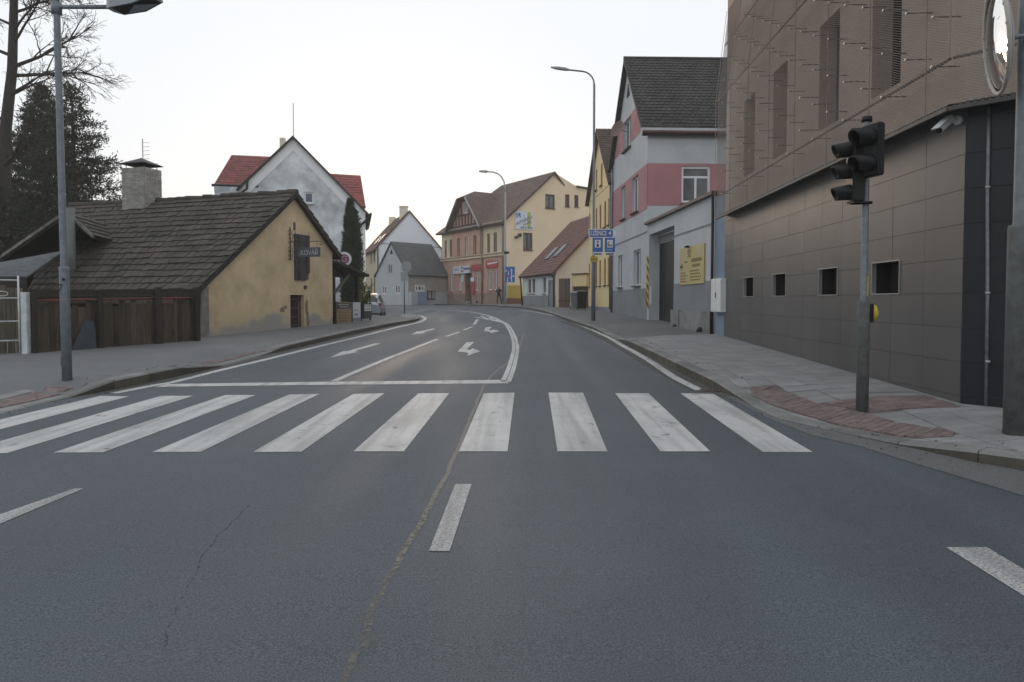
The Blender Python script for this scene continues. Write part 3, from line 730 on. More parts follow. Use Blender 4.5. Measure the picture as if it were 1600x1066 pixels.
wall(root, F, [(.2, 9.2), (LG - .2, 9.2), (LG - 1.25, 10.55), (1.25, 10.55)], [q for q in gw if q[1] > 9 and q[1] < 9.2] and [(q[0], 9.21, q[2], q[3]) for q in gw if q[1] > 9], M_pink, 'red_band', .015, .015)
wall(root, F, [(0, .3), (LG, .3), (LG, 2.2), (0, 2.2)], [], M_greyd, 'plinth', .015, .02)
mb = MB(); 
for z in (4.6,): mb.obox(F.p(0, z, .0), F.U * LG, Z * .05, F.N * .03)
mb.build('string_course', M_greyd, root)
for q in gw: window(root, F, *q, M_pvc, M_glass2, depth=.16, mull=1, sill=M_brownw, sw=.08)
for q in fwn: window(root, FF, *q, M_pvc, M_glass2, depth=.1, fw=.09, mull=1, trans=q[1] + 1.05, sill=M_zinc)
tp = F.p(3.95, 11.55, .01); MB().prism([tp - F.U * .3, tp + F.U * .3, tp + Z * .6], F.N * .03).build('vent', M_black, root)
MB().obox(FF.p(-.3, 8.72, 0), FF.U * 9.6, Z * .3, FF.N * .18).build('cornice', M_grey, root)
gable_roof(root, F, LG, 9, 9.05, 9.05, 3.95, 13.35, .28, .25, .12, M_rooft, (26, .24, M_rooft, 300, None, .015))
MB().tube([FF.p(-.3, 8.82, .3), FF.p(9.2, 8.82, .3)], .07, 8).build('gutter', mat('copper_brown', (.1, .05, .045), .5), root, True)
MB().tube([F.p(3.95, 13.36, .25), F.p(3.95, 13.4, -9)], .11, 8).build('ridge_tiles', M_rooft, root)
MB().tube([F.p(LG - .1, .9, .08), F.p(LG - .1, 8.6, .08), F.p(LG + .1, 8.8, .08)], .05, 8).build('downpipe', M_zinc, root, True)
dishc = F.p(gw[4][0] + .3, 9.9, .55); dn = (V(-.75, -.6, .25)).normalized()
mb = MB(); rings = []
sx = dn.orthogonal().normalized(); sy = dn.cross(sx)
for k in range(5):
    r = .4 * k / 4; i = len(mb.v); rings.append(i)
    for a in range(20): mb.v.append(tuple(dishc + (sx * math.cos(a * .31416) + sy * math.sin(a * .31416)) * r + dn * (.5 * r * r)))
for k in range(4):
    for a in range(20): b2 = (a + 1) % 20; mb.f.append((rings[k] + a, rings[k] + b2, rings[k + 1] + b2, rings[k + 1] + a)); mb.mi.append(0)
dish = mb.build('satellite_dish', mat('dish_brown', (.16, .1, .085), .6), root, True)
MB().tube([dishc, F.p(gw[4][0] + .3, 9.75, 0)], .02, 6).build('dish_arm', M_zinc, dish)

FW = Frame((6.2, 20.9), K0); LW = FW.L
root = thing('yard_wall', 'grey yard wall with sloping look and dark gateway between the two tall buildings', 'wall', (6.2, 25, .5))
root['label'] = 'grey rendered yard wall with a dark gateway, joining the grey house'
u0, u1 = FW.hit(1053, 430)[0], FW.hit(1014, 430)[0]; gt = 4.45
wall(root, FW, [(0, .2), (u0, .2), (u0, gt), (u1, gt), (u1, .2), (LW - .003, .2), (LW - .003, 4.9), (0, 4.9)], [], M_grey)
mb = MB(); mb.poly([FW.p(u0, .2), FW.p(u0, gt), FW.p(u0, gt, -.5), FW.p(u0, .2, -.5)]); mb.poly([FW.p(u1, .2), FW.p(u1, gt), FW.p(u1, gt, -.5), FW.p(u1, .2, -.5)])
mb.poly([FW.p(u0, gt), FW.p(u1, gt), FW.p(u1, gt, -.5), FW.p(u0, gt, -.5)]); mb.poly([FW.p(0, 4.9), FW.p(LW, 4.9), FW.p(LW, 4.9, -.4), FW.p(0, 4.9, -.4)])
mb.poly([FW.p(0, .2, -.4), FW.p(u0, .2, -.4), FW.p(u0, 4.9, -.4), FW.p(0, 4.9, -.4)]); mb.build('jamb', M_grey, root)
wall(root, FW, [(0, .2), (u0, .2), (u0, 2.28), (0, 2.28)], [], M_greyd, 'plinth', .01, .012)
MB().obox(FW.p(-.05, 4.9, -.45), FW.U * (LW + .0), Z * .1, FW.N * .6).build('coping', mat('coping_metal', (.085, .06, .055), .6), root)
MB().obox(FW.p(0, 4.02, 0), FW.U * u0, Z * .045, FW.N * .025).build('string_course', M_greyd, root)
nb = 9
for k in range(nb):
    a = u0 + (u1 - u0) * k / nb; MB().obox(FW.p(a + .01, .62, -.5), FW.U * ((u1 - u0) / nb - .02), Z * (gt - 1.0), FW.N * .05).build('gate_board', M_blackm, root)
MB().obox(FW.p(u0, gt - .35, -.48), FW.U * (u1 - u0), Z * .3, FW.N * .06).build('gate_lintel', M_greyd, root)
M_stone = mat('plinth_stone', (.235, .235, .23), .9, (.16, .16, .155), scale=2.2, bump=.5, bscale=25, rnd=.1)
for a, b in ((.12, .95), (.95, u0 - 1.0), (u0 - 1.0, u0 + .05)):
    MB().obox(FW.p(a + .005, .2, .013), FW.U * (b - a - .01), Z * (1.1 if .9 < a < 2 else 1.13), FW.N * (.07 if .9 < a < 2 else .1)).build('plinth_stone', M_stone, root)
M_yel = mat('hazard_yellow', (.66, .43, .03), .6, (.6, .38, .028)); M_bk = mat('hazard_black', (.015, .015, .016), .6)
def hazard(Fx, ua, ub, za, zb, n):
    MB().obox(Fx.p(ua, za, n), Fx.U * (ub - ua), Z * (zb - za), Fx.N * .01).build('hazard_strip', M_yel, root)
    z = za - .1; st = .38
    while z < zb - .25:
        q = [(ua, z + .05), (ub, z + .28), (ub, z + .47), (ua, z + .24)]
        q = clip(q, [(ua, za), (ub, za), (ub, zb), (ua, zb)])
        if len(q) > 2: MB().prism([Fx.p(x, y, n + .011) for x, y in q], Fx.N * .003).build('hazard_stripe', M_bk, root)
        z += st
hazard(FW, u1 + .0, u1 + .36, 1.35, 3.55, .004)
FJ = Frame(tuple(FW.p(u0, 0, 0)[:2]), tuple(FW.p(u0, 0, -.3)[:2])); hazard(FJ, 0, .22, 1.3, 3.5, .004)
MB().obox(FW.p(LW - .95, 1.5, .02), FW.U * .1, Z * .75, FW.N * .06).build('meter_box', M_white, root)
for px_, py_ in ((1061, 514), (1101, 519)):
    u, v = FW.hit(px_, py_); mb = MB(); c = FW.p(u, v, .16); mb.tube([c - Z * .14, c - Z * .02, c + Z * .1, c + Z * .16], [.14, .13, .1, .04], 9)
    mb.build('guard_stone', M_blackm, root)
# blue-grey pier and cabinet
root = thing('pier_wall', 'narrow blue-grey wall strip between the yard wall and the bronze tiles', 'wall', (6.2, 20.3, .5))
M_blue = mat('blue_grey_render', (.2, .26, .34), .85, (.17, .22, .29), scale=1, bump=.1)
MB().obox((6.17, 19.82, .2), (.0, 1.06, 0), (.4, 0, 0), (0, 0, 4.6)).build('render_panel', M_blue, root)
MB().tube([(6.1, 20.86, .4), (6.1, 20.86, 4.85)], .045, 10).build('downpipe', M_blackm, root, True)
root = thing('utility_cabinet', 'white metal utility cabinet fixed beside the bronze tile wall', 'cabinet', (6.05, 20, 1.3))
o = MB().obox((6.0, 19.62, 1.33), (.16, 0, 0), (0, .98, 0), (0, 0, .98)).build('cabinet_body', M_white, root)
for k in range(2): MB().obox((5.985, 19.64 + k * .48, 1.36), (.014, 0, 0), (0, .46, 0), (0, 0, .92)).build('cabinet_door', M_white, root)
MB().tube([(5.97, 20.07, 1.75), (5.97, 20.07, 1.9)], .012, 8).build('handle', M_blackm, root)
# yellow business sign on the yard wall
a, _ = FW.hit(1102, 415); b, _ = FW.hit(1064, 415); rs = thing('business_sign', 'yellow business sign board with arrow and text on the grey yard wall', 'sign', FW.p(a, 2.2, .02))
M_ysign = mat('sign_yellow', (.5, .4, .16), .45, (.45, .36, .15), scale=2)
MB().obox(FW.p(a, 2.22, .016), FW.U * (b - a), Z * 1.28, FW.N * .03).build('board', M_ysign, rs)
mbm = lambda n: mat('ink_' + n, {'olive': (.16, .13, .03), 'dark': (.03, .03, .035), 'pale': (.62, .58, .45), 'red': (.35, .05, .05), 'white': (.75, .75, .75), 'blue': (.03, .12, .35), 'sky': (.06, .22, .5), 'violet': (.12, .05, .14), 'green': (.35, .5, .12), 'purple': (.22, .07, .15)}[n], .6)
pt = lambda fu, fv, n=.05: FW.p(b - (b - a) * fu, 2.22 + 1.28 * fv, n)
def bar(root_, p0, U_, V_, w, h, m, th=.002, nm='print'): return MB().obox(p0, U_ * w, V_ * h, U_.cross(V_) * th).build(nm, m, root_)
Ur = -FW.U
lettering('3D', rs, pt(.42, .8), Ur, Z, .36, mbm('olive'), bold=.01); lettering('AT', rs, pt(.86, .84), Ur, Z, .4, mbm('pale'), bold=.01); lettering('UL', rs, pt(.16, .78), Ur, Z, .36, mbm('pale'), bold=.01)
for fu, fv, w, h, c in ((.22, .58, .35, .06, 'olive'), (.5, .57, 1.1, .12, 'olive'), (.55, .44, .8, .1, 'olive'), (.05, .3, .55, .045, 'olive'), (.05, .22, .8, .045, 'olive'), (.05, .14, .6, .045, 'olive'), (.05, .07, .7, .045, 'red'),
                        (.46, .33, 1.0, .045, 'olive'), (.46, .25, 1.05, .045, 'olive'), (.46, .17, 1.2, .045, 'olive'), (.46, .09, 1.1, .045, 'olive')):
    x = 0.
    while x < w - .05:
        l_ = random.uniform(.08, .22); l_ = min(l_, w - x); bar(rs, pt(fu, fv, .047) + Ur * x, Ur, Z, l_, h, mbm(c)); x += l_ + .035
bar(rs, pt(.02, .46, .047), Ur, Z, .2, .09, mbm('dark')); p0 = pt(.02, .46, .048) + Ur * .18 + Z * .045
MB().prism([p0 + Z * .12, p0 - Z * .12, p0 + Ur * .16], FW.N * .003).build('arrow_head', mbm('dark'), rs)
lp = pt(.4, 1.0, .12); MB().cbox(lp, .12, .2, .06).build('floodlight', M_blackm, rs); MB().obox(lp + V(-.06, -.1, .031), (.12, 0, 0), (0, .2, 0), (0, 0, .02)).build('floodlight_cap', M_white, rs)

# ------------------------------------------------------------------ D. yellow house
M_yell = mat('yellow_render', (.75, .61, .33), .85, (.68, .55, .3), scale=.7, bump=.1)
M_orange = mat('orange_wood', (.36, .14, .05), .7, (.28, .105, .04), scale=4)
M_tile2 = mat('brown_roof_tile', (.11, .075, .06), .85, (.06, .045, .04), scale=2, rnd=.2, speck=.35, bump=.2, bscale=14)
F = Frame((5.47, 37.45), (5.12, 45.6)); LY = F.L
root = thing('yellow_house', 'yellow gabled house with narrow orange windows beyond the grey house', 'house', (8, 41, 1))
hl = []
for px_ in (921, 931.5, 937.5, 945, 951):
    u = F.hit(px_, 425)[0]; hl.append((u - .3, 2.55, u + .3, 4.1)); hl.append((u - .3, 5.9, u + .3, 7.4))
for px_ in (932, 940): u = F.hit(px_, 270)[0]; hl.append((u - .28, 8.5, u + .28, 9.8))
body(root, F, LY, 9, .6, 8.2, 8.2, M_yell, hl, ua=4.1, za=12.0)
for q in hl: window(root, F, *q, M_orange, M_glass, depth=.1, fw=.09, mull=0, sill=M_brownw, sw=.06)
gable_roof(root, F, LY, 9, 8.2, 8.2, 4.1, 12.0, .2, .25, .12, M_tile2, (24, .26, M_tile2, 0, None))
wall(root, F, [(0, .6), (LY, .6), (LY, 1.3), (0, 1.3)], [], M_greyd, 'plinth', .02, .03)
MB().tube([F.p(.12, 1.2, .08), F.p(.12, 8.2, .08)], .06, 8).build('downpipe', M_zinc, root, True)
MB().obox(F.p(0, 8.12, .0), F.U * LY, Z * .0 + F.N * .03, Z * .06).build('string_course', M_yell, root)

# ------------------------------------------------------------------ E. low house with red roof, gates beside it
M_pale2 = mat('pale_grey_render', (.56, .6, .62), .85, (.5, .54, .56), scale=.7, bump=.1)
M_cream = mat('cream_render', (.76, .68, .55), .85, (.69, .61, .5), scale=.5, bump=.1)
M_redt = mat('red_roof_tile', (.17, .08, .063), .8, (.1, .055, .047), scale=2.4, rnd=.2, speck=.35, bump=.2, bscale=14)
L0, L1 = P(868, 480, 49), P(817, 477, 57); FL = Frame(L0[:2], L1[:2]); LL = FL.L
pd = V(FL.U.y, -FL.U.x, 0); FLg = Frame(L0[:2], (L0.x + pd.x * 8.7, L0.y + pd.y * 8.7))
root = thing('low_cottage', 'low pale cottage with red tiled roof and two skylights', 'house', (3, 53, 1.1))
wn_ = []
for x0, x1, y0, y1 in ((824.5, 829.5, 436, 459), (831, 836, 435, 458.5), (848, 853, 432.5, 459)):
    a = FL.hit(x1, y0)[0]; c = FL.hit(x0, y0)[0]; wn_.append((a, FL.hit(x0, y1)[1], c, FL.hit(x0, y0)[1]))
da, dc = FL.hit(867, 440)[0], FL.hit(857, 440)[0]; dz_ = FL.hit(862, 438)[1]
wall(root, FL, [(0, .8), (da, .8), (da, dz_), (dc, dz_), (dc, .8), (LL, .8), (LL, 3.95), (0, 3.95)], wn_, M_pale2)
body(root, FLg, 8.7, LL, .8, 3.95, 3.95, M_pale2, [], ua=4.35, za=8.35, left=False, gm=M_cream)
for q in wn_: window(root, FL, *q, M_white, M_glass, depth=.12, fw=.07, mull=0, sill=M_greyd)
wall(root, FL, [(0, .8), (da - .05, .8), (da - .05, 2.05), (0, 2.05)], [], M_greyd, 'plinth', .02, .03)
wall(root, FL, [(dc + .05, .8), (LL, .8), (LL, 2.05), (dc + .05, 2.05)], [], M_greyd, 'plinth', .02, .03)
do = MB().obox(FL.p(da, 1.0, -.1), FL.U * (dc - da), Z * (dz_ - 1.0), FL.N * .05).build('door', M_greyd, root); MB().cbox(FL.p(dc - .15, 2.2, -.17), .05, .12, .05).build('handle', M_alu, do)
rr = gable_roof(root, FLg, 8.7, LL, 3.95, 3.95, 4.35, 8.35, .35, .2, .12, M_redt, (22, .3, M_redt, 0, None))
_, E0, E1, R0, R1 = rr[0]; nrm = (E1 - E0).cross(R0 - E0).normalized(); nrm = nrm if nrm.z > 0 else -nrm
for f0, g0 in ((.3, .28), (.5, .26)):
    p0 = E0.lerp(E1, f0).lerp(R0.lerp(R1, f0), g0) + nrm * .05; uu = (E1 - E0).normalized(); vv = (R0 - E0).normalized()
    sk = MB().obox(p0, uu * .8, vv * 1.3, nrm * .1).build('skylight', M_zinc, root); MB().obox(p0 + uu * .08 + vv * .08 + nrm * .1, uu * .64, vv * 1.14, nrm * .01).build('pane', mat('skylight_glass', (.3, .33, .36), .08, (.28, .3, .33)), sk)
MB().tube([FL.p(0, 3.62, .3), FL.p(LL, 3.62, .3)], .07, 8).build('gutter', M_blackm, root, True)
MB().tube([FL.p(.2, 3.6, .3), FL.p(.2, 3.3, .06), FL.p(.2, 1.1, .06)], .06, 8).build('downpipe', M_blackm, root, True)
MB().tube([FL.p(LL - .1, 3.6, .25), FL.p(LL - .1, 1.1, .07)], .06, 8).build('downpipe', M_blackm, root, True)
root = thing('yard_gate', 'brown plank yard gate beside the low cottage', 'gate', P(884, 482, 47.6))
FGt = Frame(P(873, 480, 48.4)[:2], P(918, 480, 46.2)[:2])
a, b = FGt.hit(874, 450)[0], FGt.hit(893, 450)[0]; zt = FGt.hit(883, 435)[1]
for k in range(8): MB().obox(FGt.p(a + (b - a) * k / 8, .95, 0), FGt.U * ((b - a) / 8 - .015), Z * (zt - .95 - .04 * (k % 2)), FGt.N * .05).build('plank', mat('weathered_plank', (.14, .095, .075), .8, (.09, .062, .05), scale=4, stretch=(8, 8, .7), rnd=.2), root)
MB().obox(FGt.p(a, 1.6, .05), FGt.U * (b - a), Z * .1, FGt.N * .03).build('crossbar', M_brownw, root)
root = thing('garage_front', 'small yellow garage front with dark brown door beside the yellow house', 'garage', P(905, 482, 46.8))
a, b = FGt.hit(895, 450)[0], FGt.hit(917, 450)[0]; zt = FGt.hit(905, 429)[1]; zm = FGt.hit(905, 447.5)[1]
MB().obox(FGt.p(a, zm, -.2), FGt.U * (b - a), Z * (zt - zm), FGt.N * .25).build('lintel', M_yell, root)
MB().obox(FGt.p(a - .17, .95, -.2), FGt.U * .17, Z * (zt - .95), FGt.N * .28).build('jamb', M_cream, root)
MB().obox(FGt.p(a, zt, -.25), FGt.U * (b - a + .1), Z * .08, FGt.N * .4).build('coping', M_redt, root)
for k in range(5): MB().obox(FGt.p(a + (b - a) * k / 5, .95, -.15), FGt.U * ((b - a) / 5 - .012), Z * (zm - .95), FGt.N * .05).build('door_board', M_brownw, root)

# ------------------------------------------------------------------ G. corner house with half-timbered gable
C0, C1 = P(788, 477, 64), P(690.5, 476, 74.6); F = Frame(C0[:2], C1[:2]); LC2 = F.L
pd = V(F.U.y, -F.U.x, 0); FCg = Frame(C0[:2], (C0.x + pd.x * 12, C0.y + pd.y * 12))
M_corner = mat('corner_cream', (.66, .56, .39), .85, (.56, .475, .33), scale=.8, bump=.1)
M_cpink = mat('corner_pink', (.5, .31, .24), .85, (.41, .255, .2), scale=1.2, bump=.1)
M_cbrown = mat('corner_brown', (.3, .205, .17), .85, (.22, .155, .13), scale=1.6, bump=.15)
M_gableb = mat('gable_beige', (.78, .63, .43), .85, (.72, .58, .4), scale=.4, bump=.08)
M_rbr = mat('brown_slate', (.13, .088, .068), .85, (.085, .06, .048), scale=1.4, rnd=.15, speck=.3)
root = thing('corner_house', 'cream and pink corner house with half-timbered front gable and brown roof', 'house', (1.5, 68, 1.2))
ze = F.hit(786, 345)[1]; zb = .8
up = [(694.5, 698, 377, 406), (702.5, 706.7, 375.5, 404), (715.7, 719.8, 372.5, 401), (728, 733, 370, 399), (741, 746, 367.5, 396), (761, 765.6, 363.5, 393), (771, 776.5, 361.5, 391)]
dn_ = [(695, 699.5, 430, 456), (704, 708.5, 429, 456), (717, 721, 427.5, 456), (742, 747.5, 423.5, 453.5), (762.5, 768.5, 422, 453), (771.5, 777.5, 421, 453)]
def rects(Fx, L): 
    r = []
    for x0, x1, y0, y1 in L:
        a, c = Fx.hit(x0, y0)[0], Fx.hit(x1, y0)[0]; r.append((min(a, c), Fx.hit((x0 + x1) / 2, y1)[1], max(a, c), Fx.hit((x0 + x1) / 2, y0)[1]))
    return r
ur, lr = rects(F, up), rects(F, dn_); zs = F.hit(770, 401)[1]
zu0, zu1 = sum(q[1] for q in ur) / 7, sum(q[3] for q in ur) / 7; zl0, zl1 = sum(q[1] for q in lr) / 6, sum(q[3] for q in lr) / 6
ur = [(q[0], zu0, q[2], zu1) for q in ur]; lr = [(q[0], zl0, q[2], zl1) for q in lr]
da, dc = F.hit(737, 450)[0], F.hit(726.5, 450)[0]; zd = F.hit(731, 427)[1]
wall(root, F, [(0, zs), (LC2, zs), (LC2, ze), (0, ze)], ur, M_corner, 'upper_wall')
wall(root, F, [(0, zb), (da, zb), (da, zd), (dc, zd), (dc, zb), (LC2, zb), (LC2, zs), (0, zs)], lr, M_cpink, 'lower_wall')
pa, pb = F.hit(752, 380)[0], F.hit(708, 380)[0]
wall(root, F, [(pa, zs + .45), (pb, zs + .45), (pb, ze + .4), (pa, ze + .4)], [q for q in ur if pa < q[0] < pb], M_cpink, 'middle_bay', .12, .12)
for a_, b_ in ((0, da - .1), (dc + .1, LC2)): MB().obox(F.p(a_, zb, .01), F.U * (b_ - a_), Z * (zl0 - zb - .25), F.N * .06).build('plinth', M_cbrown, root)
MB().obox(F.p(0, zs - .0, .003), F.U * LC2, Z * .35, F.N * .16).build('cornice', M_corner, root)
MB().obox(F.p(0, zu0 - .22, .003), F.U * LC2, Z * .12, F.N * .2).build('sill_band', M_cbrown, root)
MB().obox(F.p(0, ze - .25, .003), F.U * LC2, Z * .25, F.N * .3).build('eave_cornice', M_corner, root)
for q in ur: window(root, F, *q, M_white if abs(q[0] - ur[3][0]) < .01 else M_cbrown, M_glass2, depth=.1 if not pa < q[0] < pb else .22, fw=.1, mull=1, n=0 if not pa < q[0] < pb else .12)
for q in lr: window(root, F, *q, M_white, M_glass2, depth=.15, fw=.1, mull=1, sill=M_cbrown)
mb = MB(); mb.poly([F.p(da, zb), F.p(da, zd), F.p(da, zd, -1.2), F.p(da, zb, -1.2)]).poly([F.p(dc, zb), F.p(dc, zd), F.p(dc, zd, -1.2), F.p(dc, zb, -1.2)]).poly([F.p(da, zd), F.p(dc, zd), F.p(dc, zd, -1.2), F.p(da, zd, -1.2)])
mb.build('entrance_recess', M_cbrown, root); MB().obox(F.p(da, zb, -1.2), F.U * (dc - da), Z * (zd - zb), F.N * .05).build('door', M_glass, root)
for k in range(3): MB().obox(F.p(da + .1, 1.1, -.6), F.U * (dc - da - .2), Z * (.18 * (k + 1)), F.N * (1.4 - .35 * k)).build('step', M_stone, root)
for px_ in (698, 746): 
    u = F.hit(px_, 472)[0]; MB().obox(F.p(u - .15, 1.4, .071), F.U * .3, Z * .25, F.N * .005).build('cellar_vent', M_black, root)
def sgn(x0, x1, y0, y1, m, th=.12):
    a, c = F.hit(x1, y0)[0], F.hit(x0, y0)[0]; z0, z1 = F.hit((x0 + x1) / 2, y1)[1], F.hit((x0 + x1) / 2, y0)[1]
    return a, c, z0, z1, MB().obox(F.p(a, z0, .07), F.U * (c - a), Z * (z1 - z0), F.N * th).build('shop_sign', m, root)
M_wsign = mat('sign_white', (.6, .62, .68), .4, (.55, .57, .63)); M_rsign = mat('sign_red', (.4, .05, .06), .45, (.33, .045, .055), scale=2)
a, c, z0, z1, sg = sgn(710.5, 736, 416, 427.5, M_wsign); lettering('D', sg, F.p(a + (c - a) * .42, (z0 + z1) / 2, .19), -F.U, Z, .75, mbm('dark'), bold=.02)
for k, w in enumerate((.3, .22, .3, .25)): bar(sg, F.p(a + (c - a) * .32 - sum((.3, .22, .3, .25)[:k]) - .05 * k, z0 + .35, .195), -F.U, Z, w, .2, mbm('dark'))
bar(sg, F.p(a + (c - a) * .95, z0 + .3, .195), -F.U, Z, 1.1, .3, mat('sign_blue_pale', (.35, .42, .6), .5))
a, c, z0, z1, sg = sgn(738, 752.5, 413.5, 423, M_rsign, .05)
a, c, z0, z1, sg = sgn(760.5, 778.5, 407.5, 418.5, M_rsign, .05)
for k in range(5): bar(sg, F.p(a + (c - a) * .85 - k * .38, z0 + .32 + .02 * k, .125), -F.U, Z, .3, .16, mbm('white'))
a, c, z0, z1, sg = sgn(737, 742.5, 433, 460, M_rsign, .05); bar(sg, F.p(c, z1 - .45, .125), -F.U, Z, c - a, .4, mbm('white'))
sgn(722.8, 725.5, 429.5, 441, M_wsign, .05)
MB().tube([F.p(.1, 1.2, .1), F.p(.1, ze - .6, .1), F.p(.5, ze, .35)], .09, 8).build('downpipe', M_cbrown, root, True)
u = F.hit(754.5, 430)[0]; MB().tube([F.p(u, 1.2, .12), F.p(u, ze, .12)], .09, 8).build('downpipe', M_cbrown, root, True)
# gable wall
gwp = [(852, 867, 304, 326), (883, 890, 304, 323), (897.5, 904, 305, 323.5), (817.5, 832, 364, 391)]; gh = rects(FCg, gwp)
ua, za = FCg.hit(865, 269); u9, z9 = FCg.hit(900, 291); uE = FCg.hit(925, 400)[0]
wall(root, FCg, [(0, zb), (uE, zb), (uE, z9 - .1), (u9, z9), (ua, za), (0, ze)], gh, M_gableb, 'gable_wall')
for q in gh: window(root, FCg, *q, M_brownw, M_glass2, depth=.15, fw=.12, mull=1, sill=M_brownw)
yl = [FCg.hit(x, y) for x, y in ((793, 446), (815, 446), (815, 474), (793, 474))]
MB().prism([FCg.p(u, v, .004) for u, v in yl], FCg.N * .015).build('yellow_panel', mat('yellow_paint', (.5, .36, .07), .8, (.44, .31, .06)), root)
MB().obox(FCg.p(0, zb, .003), FCg.U * 3.2, Z * 1.1, FCg.N * .05).build('plinth', mat('brick_red_render', (.2, .09, .06), .85), root)
oh = .5; sl = (za - ze) / ua
E0, E1 = FCg.p(-oh, ze - oh * sl * .6, .3), FCg.p(-oh, ze - oh * sl * .6, -LC2 - .5); R0, R1 = FCg.p(ua, za, .3), FCg.p(ua, za, -LC2 + 3.2)
r1 = slab(root, [E0, E1, R1, R0], .15, M_rbr); tiles(r1, E0, E1, R0, R1, 22, .4, M_rbr, 0)
X1 = FCg.p(2 * ua + oh, ze, -LC2 - .5); slab(root, [E1, X1, R1], .15, M_rbr)
slab(root, [R0, R1, X1, FCg.p(2 * ua + oh, ze, -1)], .15, M_rbr)
slab(root, [FCg.p(u9, z9 + .05, .2), FCg.p(uE, z9 - .05, .2), FCg.p(uE, z9 - .05, -6), FCg.p(u9, z9 + .05, -6)], .15, M_rbr)
# half-timbered cross gable
cu = (pa + pb) / 2; hw = (pb - pa) / 2; zg0 = ze + .25; zap = F.hit(731, 309)[1]; n0 = .14
wall(root, F, [(pa, zg0), (pb, zg0), (cu + .5, zap - .3), (cu - .5, zap - .3)], [(cu - .42, zg0 + 1.15, cu + .42, zg0 + 2.35)], mat('timber_infill', (.4, .24, .18), .85, (.33, .2, .15)), 'gable_infill', .1, n0)
window(root, F, cu - .42, zg0 + 1.15, cu + .42, zg0 + 2.35, M_white, M_glass2, depth=.1, fw=.08, n=n0)
M_timb = mat('timber', (.075, .04, .032), .8, (.05, .03, .025))
hgt = zap - .3 - zg0
def tim(u0_, z0_, u1_, z1_): MB().obox(F.p(u0_, z0_, n0 + .003), F.U * (u1_ - u0_), Z * (z1_ - z0_), F.N * .08).build('timber', M_timb, root)
tim(pa, zg0 - .2, pb, zg0); 
w1 = hw - (hw - .5) * (1.05 / hgt); tim(cu - w1, zg0 + .95, cu + w1, zg0 + 1.12); w2 = hw - (hw - .5) * (2.5 / hgt); tim(cu - w2, zg0 + 2.4, cu + w2, zg0 + 2.55)
for k in range(9):
    u_ = pa + .35 + (2 * hw - .7) * k / 8; top = zg0 + min(.95, (hw - abs(u_ - cu)) / (hw - .5) * hgt); tim(u_ - .07, zg0, u_ + .07, top)
for u_ in (cu - 1.35, cu - .8, cu + .8, cu + 1.35): tim(u_ - .07, zg0 + 1.12, u_ + .07, min(zg0 + 2.4, zg0 + (hw - abs(u_ - cu)) / (hw - .5) * hgt))
zr_ = zap + .75; ov = .7; f1, f2 = F.p(cu - .85, zap + .0, ov), F.p(cu + .85, zap + .0, ov); rf, rb = F.p(cu, zr_, -.9), F.p(cu, zr_, -5.2)
eL, eR = F.p(pa - .75, zg0 - .45, ov), F.p(pb + .75, zg0 - .45, ov); eLb, eRb = F.p(pa - .75, zg0 - .45, -.4), F.p(pb + .75, zg0 - .45, -.4)
slab(root, [eL, f1, rf, rb, eLb], .12, M_rbr); slab(root, [eR, f2, rf, rb, eRb], .12, M_rbr); slab(root, [f1, f2, rf], .12, M_rbr)
for e, f_ in ((eL, f1), (eR, f2)): MB().tube([e - Z * .1, f_ - Z * .1], .1, 4).build('bargeboard', mat('grey_bargeboard', (.3, .3, .3), .7), root)
# driving school board on the gable
a, z1 = FCg.hit(804.5, 329.5); c, z0 = FCg.hit(832, 360); rs = thing('driving_school_board', 'white driving school board with blue L square on the beige gable wall', 'sign', FCg.p(a, z0, .05))
MB().obox(FCg.p(a, z0, .01), FCg.U * (c - a), Z * (z1 - z0), FCg.N * .06).build('board', mat('board_white', (.62, .66, .72), .5, (.58, .62, .68)), rs)
q = lambda fu, fv, n=.075: FCg.p(a + (c - a) * fu, z0 + (z1 - z0) * fv, n); w_, h_ = c - a, z1 - z0
bar(rs, q(.68, .1), FCg.U, Z, w_ * .2, h_ * .88, mat('ink_lime', (.42, .5, .16), .6))
bar(rs, q(.06, .64, .073), FCg.U, Z, w_ * .24, h_ * .25, mbm('blue')); lettering('L', rs, q(.18, .765, .078), FCg.U, Z, .55, mbm('white'), bold=.02)
sl_ = (FCg.U + Z * .42).normalized()
lettering('AUTO\u0160KOLA', rs, q(.5, .5, .08), sl_, Z, .42, mbm('violet'), maxw=w_ * 1.0, bold=.01); lettering('Hrub\u00edk', rs, q(.68, .36, .08), sl_, Z, .36, mbm('violet'), maxw=w_ * .55, bold=.01)
lettering('604 93 18 18', rs, q(.63, .1, .08), FCg.U, Z, .3, mbm('dark'), maxw=w_ * .66, bold=.012)
for fu in (.45, .7): bar(rs, q(fu, .72, .078), FCg.U, Z, .1, .1, mbm('dark'))
for px_, py_, r in ((805.5, 371, .14), (811, 367.5, .2)):
    u, v = FCg.hit(px_, py_); o = thing('wall_lamp', ('lower, smaller' if r < .18 else 'upper, larger') + ' round dark fitting on the beige gable under the board', 'lamp', FCg.p(u, v, 0)); MB().disc(FCg.p(u, v, .1), FCg.N, r, .2, 14).build('lamp_body', M_cbrown, o, True); MB().disc(FCg.p(u, v, .23), FCg.N, r * .7, .06, 14).build('lamp_cover', M_blackm, o, True)

